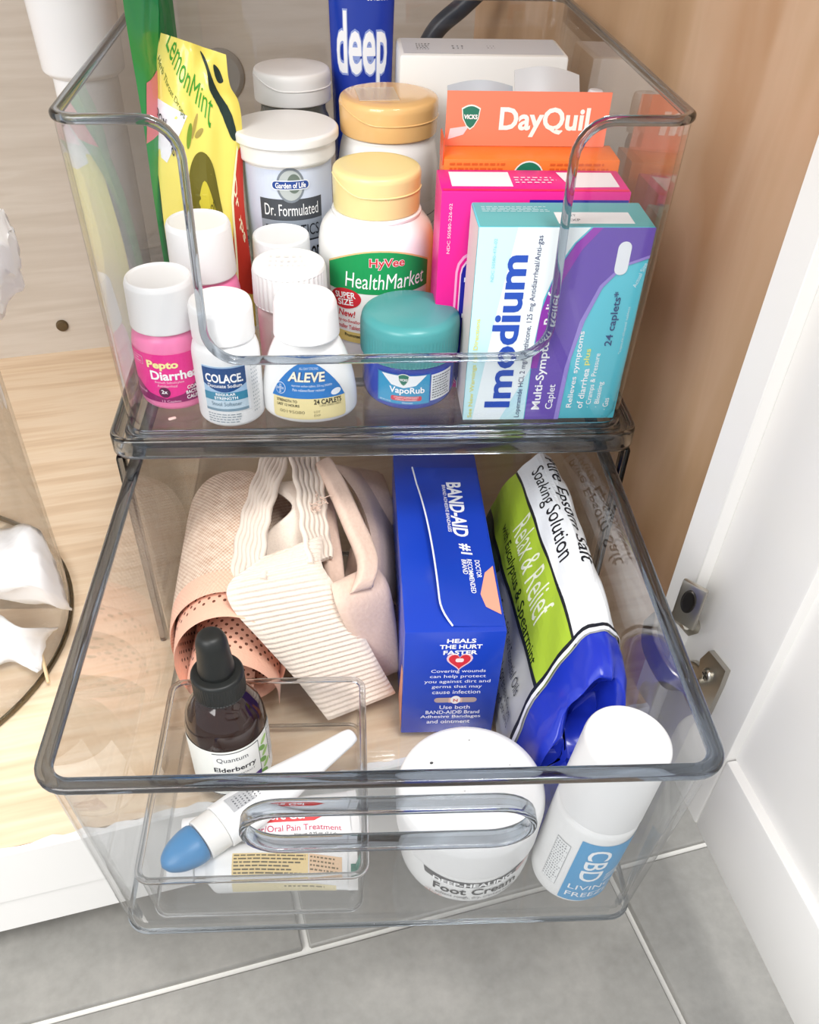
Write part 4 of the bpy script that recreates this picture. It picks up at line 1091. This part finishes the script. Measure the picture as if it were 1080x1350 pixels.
def bag_surf(k, r, lift=0):
    k = min(max(k, 0), NK-1.001); r = min(max(r, 0), NR-1.001); i, j = int(r), int(k); q, s_ = r-i, k-j
    A_, B_, C_, D_ = ringsB[i][j], ringsB[i][(j+1) % NK], ringsB[i+1][j], ringsB[i+1][(j+1) % NK]
    P = A_.lerp(B_, s_).lerp(C_.lerp(D_, s_), q); N = (B_-A_).cross(C_-A_).normalized()
    return P+N*lift
def loft(name, rings, m, cap0=True, cap1=True):
    V = [v for r in rings for v in r]; n = len(rings); Fc = [(i*NK+k, i*NK+(k+1) % NK, (i+1)*NK+(k+1) % NK, (i+1)*NK+k) for i in range(n-1) for k in range(NK)]
    if cap0: Fc.append(tuple(range(NK)))
    if cap1: Fc.append(tuple((n-1)*NK+k for k in range(NK)))
    return mesh(name, V, Fc, m, sb, angle=60)
loft('bag_body', ringsB, BAGM, True, False)
# folded blue end: a lip that leans forward at the bottom, and a creased hollow behind it
last = ringsB[-1]; bc = Vector((.103, 0, DF+.040)); er = [[v.copy() for v in last]]
for (dy, sc, cr) in ((-.010, 1.0, .0006), (-.020, .975, .0012), (-.0255, .93, .0016), (-.0262, .90, .0016), (-.0235, .84, .0022), (-.013, .70, .0035), (-.008, .48, .0045), (-.006, .25, .003), (-.005, .06, .001)):
    out = []
    for k, v in enumerate(last):
        q = bc+Vector((v.x-bc.x, 0, v.z-bc.z))*sc
        f = max(0, 1-(v.z-DF)/.095)
        lean = dy*(1+.45*f) if sc > .88 else dy*(1+.3*f)-.0105*f*sc
        q.y = v.y*1+lean+cr*math.sin(k*.9+sc*9); q.x += cr*math.sin(k*.5+sc*14); q.z += cr*.8*math.sin(k*.7+sc*11)
        q.x = min(q.x, .1254+.03*(q.z-DF)); q.z = max(q.z, DF+.0004); out.append(q)
    er.append(out)
for i in range(1, len(er)):
    for k in range(NK): er[i][k].y -= .0
loft('folded_end', [[v+Vector((0, -.0002, 0)) for v in r] for r in er], BAGB, False, True)
YS = [s_.x for s_ in st]
def r_of_y(y):
    for i in range(NR-1):
        if YS[i] >= y >= YS[i+1]: return i+(YS[i]-y)/(YS[i]-YS[i+1])
    return 0 if y > YS[0] else NR-1.001
SGN = 1 if (bag_surf(20, 10, 1)-bag_surf(20, 10, 0)).z > 0 else -1
p = Print(lambda u, v, l: bag_surf(v*1000, r_of_y(.066-u), SGN*(l*2+4e-4)), sb, .004, .001)
def band(pts, col, l): p.poly(pts, col, l)
UE = .1758
g0 = [(0.0, .0146), (.03, .0148), (.08, .0155), (.12, .0162), (UE, .0170)]; g1 = [(.0, .0218), (.04, .0222), (.09, .0228), (.13, .0234), (UE, .0238)]
band([(0, .006), (.03, .006), (.055, .0100), (.072, .0146), (0, .0150)], '#3b4a38', 1); band([(.02, .0075), (.05, .009), (.066, .0125), (.05, .0140)], '#6f7f4a', 2); band([(.03, .010), (.05, .0108), (.06, .0125), (.04, .0120)], '#93a35a', 3)
band([(a, b-.0005) for a, b in g0]+[(a, b+.0005) for a, b in reversed(g1)], '#26282a', 2)
band(g0+list(reversed(g1)), '#a9c53a', 3)
band([(a, b+.0005) for a, b in g1]+[(UE, .0350), (0, .0350)], '#eef1f4', 3)
band([(UE-.0052, .003), (UE-.0025, .003), (UE-.0025, .058), (UE-.0052, .058)], '#20222a', 4.5); band([(UE-.0025, .003), (UE, .003), (UE, .058), (UE-.0025, .058)], '#eef0f6', 5)
def BT(s_, u, v, w_, h_, col, b=0, sh=0, rot=0): p.text(s_, u, v, w_, h_, col, rot, b, sh, layer=4)
BT('Relax & Relief', .098, .0204, .086, .0040, '#eef2d8', .0)
BT('with Eucalyptus & Spearmint', .098, .0169, .120, .0017, '#23310f', .008)
BT('Soaking Solution', .066, .0266, .100, .0045, '#1d1d22', .005)
BT('Pure Epsom Salt', .066, .0314, .120, .0046, '#1d1d22', .01, .3)
BT('Epsom Salt and Essential Oils', .128, .0136, .062, .0014, '#3d3f3e'); BT('relieve aches and soreness from', .130, .0116, .066, .0014, '#3d3f3e'); BT('minor sprains and strains', .136, .0098, .050, .0014, '#3d3f3e')
BT("Dr Teal's", .082, .0425, .125, .0095, '#4f3c30', .015, .12)
p.build()

# --- foot cream jar
fj = thing('cream_jar', 'wide white cream jar with domed plain lid behind the drawer handle', 'jar', (.0455, -.1745, DF), (0, 0, .12))
lathe('jar_body', rnd([(.0, 0), (.0315, 0), (.0345, .003), (.0355, .010), (.0355, .030), (.0335, .032), (0, .032)], .003), WHITE2, fj)
lathe('lid', rnd([(.0366, .0305), (.0372, .0312), (.0378, .052), (.0365, .0575), (.033, .0598), (.020, .0612), (0, .0618)], .0016), WHITE, fj, 72)
p = Print(on_cyl(.0355), fj, .002)
blk = [(-.031, .0275)]+[(-.031+.062*k/12, .0275-.003*math.sin(PI*k/12)) for k in range(1, 12)]+[(.031, .0275), (.030, .0225)]+[(.030-.060*k/12, .0225-.003*math.sin(PI*k/12)) for k in range(1, 12)]+[(-.030, .0225)]
p.poly(blk, '#57585c', 1); p.text('DEEP-HEALING', -.004, .0222, .042, .0036, '#ffffff', 0, .03, layer=3)
p.poly([(.020, .024), (.031, .0265), (.031, .0225), (.020, .020)], '#c9a9a8', 2)
p.text('Foot Cream', -.002, .0155, .045, .0062, '#3d3e42', 0, .02, layer=3)
p.text('softens rough, dry, cracked heels', -.002, .0098, .042, .0028, '#505156', 0, .005, layer=3); p.text('with soothing peppermint', 0, .0062, .030, .0018, '#77787c', layer=3); p.text('aloe', -.024, .0075, .010, .0026, '#b98f86', layer=3); p.build()
p = Print(lambda u, v, l: (u, v, .0612+l), fj)
for u, v, r in ((-.018, .013, .0009), (.004, .024, .0004), (.011, -.012, .0006), (.0125, -.0125, .0004), (.021, .006, .0003), (-.005, -.006, .0003)): p.ell(u, v, r, r*.8, '#4a4a4c', 8 if abs(u) < .015 and abs(v) < .02 else 4)
p.build()

# --- roll-on bottle
cbd = thing('roll_on_bottle', 'white roll-on bottle with blue label leaning against the drawer corner', 'bottle', (.0998, -.1915, DF+.0020), (.0, math.radians(4.8), .0))
lathe('bottle_body', rnd([(.0, 0), (.0175, 0), (.0202, .003), (.0208, .010), (.0208, .064), (.0195, .0675), (0, .0675)], .002), WHITE2, cbd)
lathe('cap', rnd([(.0200, .0680), (.0208, .0686), (.0200, .112), (.0192, .1145), (0, .1145)], .0012), WHITE, cbd)
p = Print(on_cyl(.0208, 0, turn=.15), cbd, .002)
p.rrect(-.014, .006, .0215, .059, .0006, '#4d9fd2', 1)
p.text('CBD', -.0030, .0400, .0290, .0115, '#f6fafc', -90, .01, layer=2); p.text('LIVING', .0005, .0190, .0235, .0042, '#f6fafc', 0, .0, layer=2); p.text('FREEZE', .0005, .0120, .0235, .0042, '#f6fafc', 0, .0, layer=2)
for k in range(3): p.poly([(.0055, .0290-.0028*k), (.018, .0330-.0028*k), (.018, .0340-.0028*k), (.0055, .0300-.0028*k)], '#f6fafc', 2)
p.rect(-.026, .014, -.0175, .050, '#9fa2a6', 1); p.rect(-.0257, .0143, -.0178, .0497, '#f3f4f4', 2); p.fine(-.0255, .015, -.018, .049, 16, '#8a8d92', layer=3); p.build()

# --- small clear tray and what it holds
TX, TY = -.0625, -.1515
tr = thing('clear_tray', 'small clear plastic tray holding dropper bottle and tubes in the drawer', 'tray', (TX, TY, DF))
tb = (.0525, -.0600, .0595); tt = (.0548, -.0618, .0618)
bin_body('tray_body', tb, tt, .0006, .0410, .007, .0018, CLEAR2, tr)
P, Nn = straight_rect(tt[0], tt[1], tt[2], .007)
sweep('rim', [Vector((x, y, .0410)) for x, y in P], Nn, rsec(.0036, .0022, .0009, ox=-.0004), RIM2, tr)
P, Nn = straight_rect(tb[0]+.0003, tb[1], tb[2], .007)
sweep('base_rim', [Vector((x, y, .0018)) for x, y in P], Nn, rsec(.0018, .0022, .0008, ox=-.0004), RIM2, tr)
TF = DF+.0006+.0020
# dropper bottle
AMB = mat('amber_glass', '#2c130a', .05, .6, trans=.3, ior=1.5, coat=.3)
RUB = mat('black_rubber', '#1c1e1d', .45)
el = thing('dropper_bottle', 'amber glass dropper bottle with black rubber bulb standing in the clear tray', 'bottle', (-.0832, -.1215, TF), (0, 0, .25))
lathe('bottle_body', rnd([(.0, 0), (.0195, 0), (.0222, .003), (.0222, .046), (.0205, .055), (.0150, .064), (.0115, .068), (.0115, .070), (0, .070)], .005), AMB, el)
lathe('collar', rnd([(.0132, .0695), (.0138, .0702), (.0138, .0830), (.0128, .0845), (.0085, .0848), (0, .0848)], .0008), RUB, el, rib=(56, .0005, .0705, .0815, .0125))
lathe('rubber_bulb', rnd([(.0092, .0849), (.0096, .0870), (.0092, .0900), (.0084, .1000), (.0080, .1070), (.0060, .1115), (.0, .1125)], .003), RUB, el)
p = Print(on_cyl(.0222), el, .002)
p.rect(-.034, .005, .034, .044, '#f1f2ec', 1); p.rect(-.011, .0085, .0155, .0425, '#30313a', 2); p.rect(-.011, .009, .0150, .042, '#f5f5f2', 3)
p.text('Quantum', -.0005, .0365, .017, .0045, '#55575e', 0, .0, layer=4); p.text('Elderberry', .0005, .0275, .0235, .0052, '#24252b', 0, .02, layer=4); p.text('SAMBUCUS EXTRACT', .0015, .0228, .019, .0016, '#6a6c72', layer=4)
p.poly([(-.011, .0095), (.0150, .0095), (.0150, .0170), (-.002, .0165), (-.011, .0185)], '#5a3a86', 4); p.text('Immune Defense', .002, .0150, .019, .0024, '#f2eef8', 0, .02, layer=5); p.text('FAST SUPPORT', .003, .0116, .015, .0018, '#f2eef8', 0, .01, layer=5)
for k in range(6): p.ell(.0185+(.0016 if k % 2 else -.0008), .012+.0052*k, .0034, .0018, '#a8cf7e' if k % 2 else '#7fae5c', 3, rot=.6 if k % 2 else 2.4)
p.rect(.0240, .014, .0335, .043, '#2c2e34', 2); p.rect(.0243, .0143, .0335, .0427, '#f3f4f0', 3); p.text('Supplement', .0290, .0405, .008, .0018, '#2c2e34', 0, .02, layer=4); p.fine(.0248, .0165, .0328, .0390, 12, '#8f9296', layer=4); p.build()

# applicator pen with blue tip
def orient(o, a, b):
    d = (Vector(b)-Vector(a)); o.location = a; o.rotation_mode = 'QUATERNION'; o.rotation_quaternion = d.to_track_quat('Z', 'Y')
pa = px(216, 1142, TF+.0315); pe = px(466, 968, TF+.0330)
pn = thing('applicator_pen', 'white applicator pen with rounded blue tip resting across the clear tray', 'pen')
orient(pn, pa, pe); LP = (pe-pa).length
lathe('blue_tip', rnd([(0, -.0012), (.0045, .0005), (.0085, .0060), (.0108, .0140), (.0110, .0210), (0, .0210)], .003), mat('blue_tip', '#2f7fb6', .35), pn, sy=.8)
lathe('collar', rnd([(.0110, .0212), (.0114, .0215), (.0116, .0320), (.0112, .0325), (0, .0325)], .0006), mat('translucent_white', '#eceae6', .25), pn, sy=.8)
lathe('pen_body', rnd([(.0120, .0326), (.0125, .0330), (.0126, .0500), (.0112, .0720), (.0080, .0930), (.0052, LP-.004), (.004, LP), (0, LP)], .003), WHITE, pn, sy=.8)
p = Print(lambda u, v, l: ((.0122-(v-.05)*.09+l+4e-4)*math.sin(u/.0122), -(.0122-(v-.05)*.09+l+4e-4)*.8*math.cos(u/.0122)*-1 if False else (.0122-(v-.05)*.09+l+4e-4)*.8*math.cos(u/.0122), v), pn, .002, .004)
p.rect(-.0035, .040, .0055, .066, '#b9babd', 1); p.fine(-.003, .042, .005, .064, 10, '#5e6066', layer=2); p.build()

# gel tubes
def gel_tube(label, loc, rz, L_, r, redtop):
    t = thing('gel_tube', label, 'tube', loc, (0, 0, rz)); n = 32; V = []; Fc = []
    lv_ = [(0, .55, .55), (.004, .92, .92), (.006, 1, 1), (.35*L_, 1.02, .95), (.7*L_, 1.08, .72), (.93*L_, 1.18, .22), (.94*L_, 1.2, .10), (L_, 1.2, .10)]
    for x, a, b in lv_:
        for k in range(n):
            V.append((x, a*r*math.cos(2*PI*k/n), r+b*r*math.sin(2*PI*k/n)*(1 if True else 1)))
    for i in range(len(lv_)-1):
        for k in range(n): Fc.append((i*n+k, i*n+(k+1) % n, (i+1)*n+(k+1) % n, (i+1)*n+k))
    Fc += [tuple(range(n)), tuple((len(lv_)-1)*n+k for k in range(n))]
    mesh('tube_body', V, Fc, WHITE2, t)
    c1 = lathe('neck', [(r*.5, 0), (r*.5, .006), (0, .006)], WHITE, t, 28); c1.rotation_euler = (0, -PI/2, 0); c1.location = (.0005, 0, r)
    c2 = lathe('cap', rnd([(0, .0062), (r*.62, .0062), (r*.58, .020), (0, .020)], .001), WHITE, t, rib=(30, .0003, .008, .018, r*.3)); c2.rotation_euler = (0, -PI/2, 0); c2.location = (.0005, 0, r)
    def f(u, v, l):
        b = .95; a = 1
        for (x0, a0, b0), (x1, a1, b1) in zip(lv_, lv_[1:]):
            if x0 <= u <= x1 and x1 > x0: s = (u-x0)/(x1-x0); b = b0+(b1-b0)*s; a = a0+(a1-a0)*s
        an = PI/2+0.55-v/r
        an = PI+.25-v/r
        return (u, (a*r+l+2e-4)*math.cos(an), r+(b*r+l+2e-4)*math.sin(an))
    p = Print(f, t, .004, .0015)
    if redtop:
        p.poly([(.006, .015), (.050, .015), (.056, .018), (.050, .021), (.006, .021)], '#d9363a', 1); p.text('Cold Sore Gel', .028, .0180, .034, .0036, '#ffffff', 0, .02, layer=2)
        p.text('Blister/Oral Pain Treatment', .038, .0118, .052, .0034, '#b9365a', 0, .005, layer=2); p.text('Net wt. 0.25 oz. (7.1 g)', .050, .0075, .022, .0024, '#33343a', 0, .02, layer=2)
    else:
        p.rect(.014, .0125, .052, .0235, '#e9cf94', 1); p.fine(.0148, .013, .051, .0232, 6, '#5d5238', layer=2); p.rect(.0525, .0135, .0690, .0235, '#ecc9a4', 1); p.fine(.053, .015, .068, .023, 4, '#7a6848', layer=2)
        p.rect(.014, .002, .066, .0085, '#e6d8ac', 1); p.fine(.040, .0055, .066, .008, 1, '#8a8060', layer=2)
        p.rect(.0735, .0165, .0785, .0215, '#3f7f70', 1)
    p.build(); return t
gel_tube('white gel tube with cream fact panels lying along the front of the clear tray', (-.0890, -.1930, TF), .01, .0770, .0122, False)
gel_tube('white gel tube with red arrow stripe lying behind the fact-panel tube', (-.0850, -.1690, TF), .10, .0740, .0118, True)

# ------------------------------------------------------------------ canister of plastic bags on the cabinet floor
cn = thing('clear_canister', 'large round clear canister on the cabinet floor holding white plastic bags', 'canister', (-.345, -.005, .0))
lathe('canister_wall', [(.1365, .0), (.1375, .30), (.1355, .30), (.1345, .003)], CLEAR2, cn, 72)
lathe('canister_floor', [(0, .0008), (.1340, .0008), (.1340, .003), (0, .003)], CLEAR2, cn, 72)
cp = [Vector((.1372*math.cos(2*PI*k/72), .1372*math.sin(2*PI*k/72), .0022)) for k in range(72)]
sweep('base_rim', cp, [Vector((c.x, c.y, 0)).normalized() for c in cp], rsec(.0028, .0040, .001), mat('smoky_rim', '#8f8468', .05, trans=1, ior=1.45), cn)
BAGW = mat('white_film', '#f3f3f4', .35, sss=.0)
def crumple(name, label, rows, seed, amp, sub=5):
    rng = random.Random(seed); G = [[Vector(q) for q in r] for r in rows]
    cols = [catmull([G[i][j] for i in range(len(G))], sub) for j in range(len(G[0]))]
    nI = len(cols[0]); grid = []
    for i in range(nI): grid.append(catmull([c[i] for c in cols], sub))
    nJ = len(grid[0]); V = []; Fc = []
    ph = [rng.uniform(0, 6) for _ in range(6)]
    for i in range(nI):
        for j in range(nJ):
            f = abs(math.sin(i*.55+j*.32+ph[0]))+.7*abs(math.sin(i*.31-j*.62+ph[1]))+.5*abs(math.sin(i*.9+j*.15+ph[2]))
            e = 1+.0*i
            V.append(grid[i][j]+Vector((rng.uniform(-.0006, .0006), amp*.4*math.sin(j*.5+ph[3]), amp*(f-1.1))))
    for i in range(nI-1):
        for j in range(nJ-1): Fc.append((i*nJ+j, i*nJ+j+1, (i+1)*nJ+j+1, (i+1)*nJ+j))
    o = mesh(name, V, Fc, BAGW, None, angle=50)
    md = o.modifiers.new('film', 'SOLIDIFY'); md.thickness = .0006
    return tag(o, label, 'plastic bag', 'plastic bags in the canister')
crumple('plastic_bag', 'crumpled white plastic bag arched low inside the clear canister', [
    [px(-60, 690, .085), px(0, 692, .090), px(48, 700, .088), px(68, 725, .075)],
    [px(-60, 745, .085), px(0, 735, .100), px(50, 740, .095), px(82, 760, .070)],
    [px(-60, 775, .070), px(-5, 772, .090), px(50, 775, .085), px(92, 795, .055)],
    [px(-60, 800, .050), px(-10, 795, .070), px(58, 800, .065), px(98, 808, .040)]], 3, .004)
crumple('plastic_bag', 'torn white plastic bag scrap flat on the canister floor', [
    [px(-60, 800, .030), px(-15, 805, .032), px(30, 830, .030), px(78, 824, .020)],
    [px(-60, 835, .020), px(-15, 835, .025), px(28, 842, .024), px(62, 846, .014)],
    [px(-60, 870, .010), px(-15, 865, .014), px(25, 862, .014), px(55, 876, .009)],
    [px(-60, 900, .006), px(-15, 885, .008), px(18, 872, .008), px(50, 888, .006)]], 8, .0022)
crumple('plastic_bag', 'white plastic bag bunched high against the canister wall', [
    [px(-60, 250, .285), px(-20, 262, .285), px(2, 278, .28), px(6, 285, .275)],
    [px(-60, 300, .29), px(-20, 300, .295), px(10, 310, .288), px(22, 318, .27)],
    [px(-60, 350, .27), px(-20, 355, .28), px(12, 355, .275), px(29, 362, .255)],
    [px(-60, 400, .24), px(-20, 405, .25), px(5, 400, .25), px(30, 378, .24)],
    [px(-60, 440, .215), px(-25, 440, .22), px(-4, 425, .225), px(10, 400, .225)]], 5, .004)
o = lathe('wooden_stick', rnd([(.0, 0), (.0012, 0), (.0012, .034), (0, .034)], .0003), mat('stick_wood', '#dcc39a', .6), None, 12)
a = px(64, 900, .005); b = px(52, 853, .012); o.location = a; o.rotation_mode = 'QUATERNION'; o.rotation_quaternion = (b-a).to_track_quat('Z', 'Y')
tag(o, 'thin pale stick lying on the canister floor by the torn scrap', 'stick')
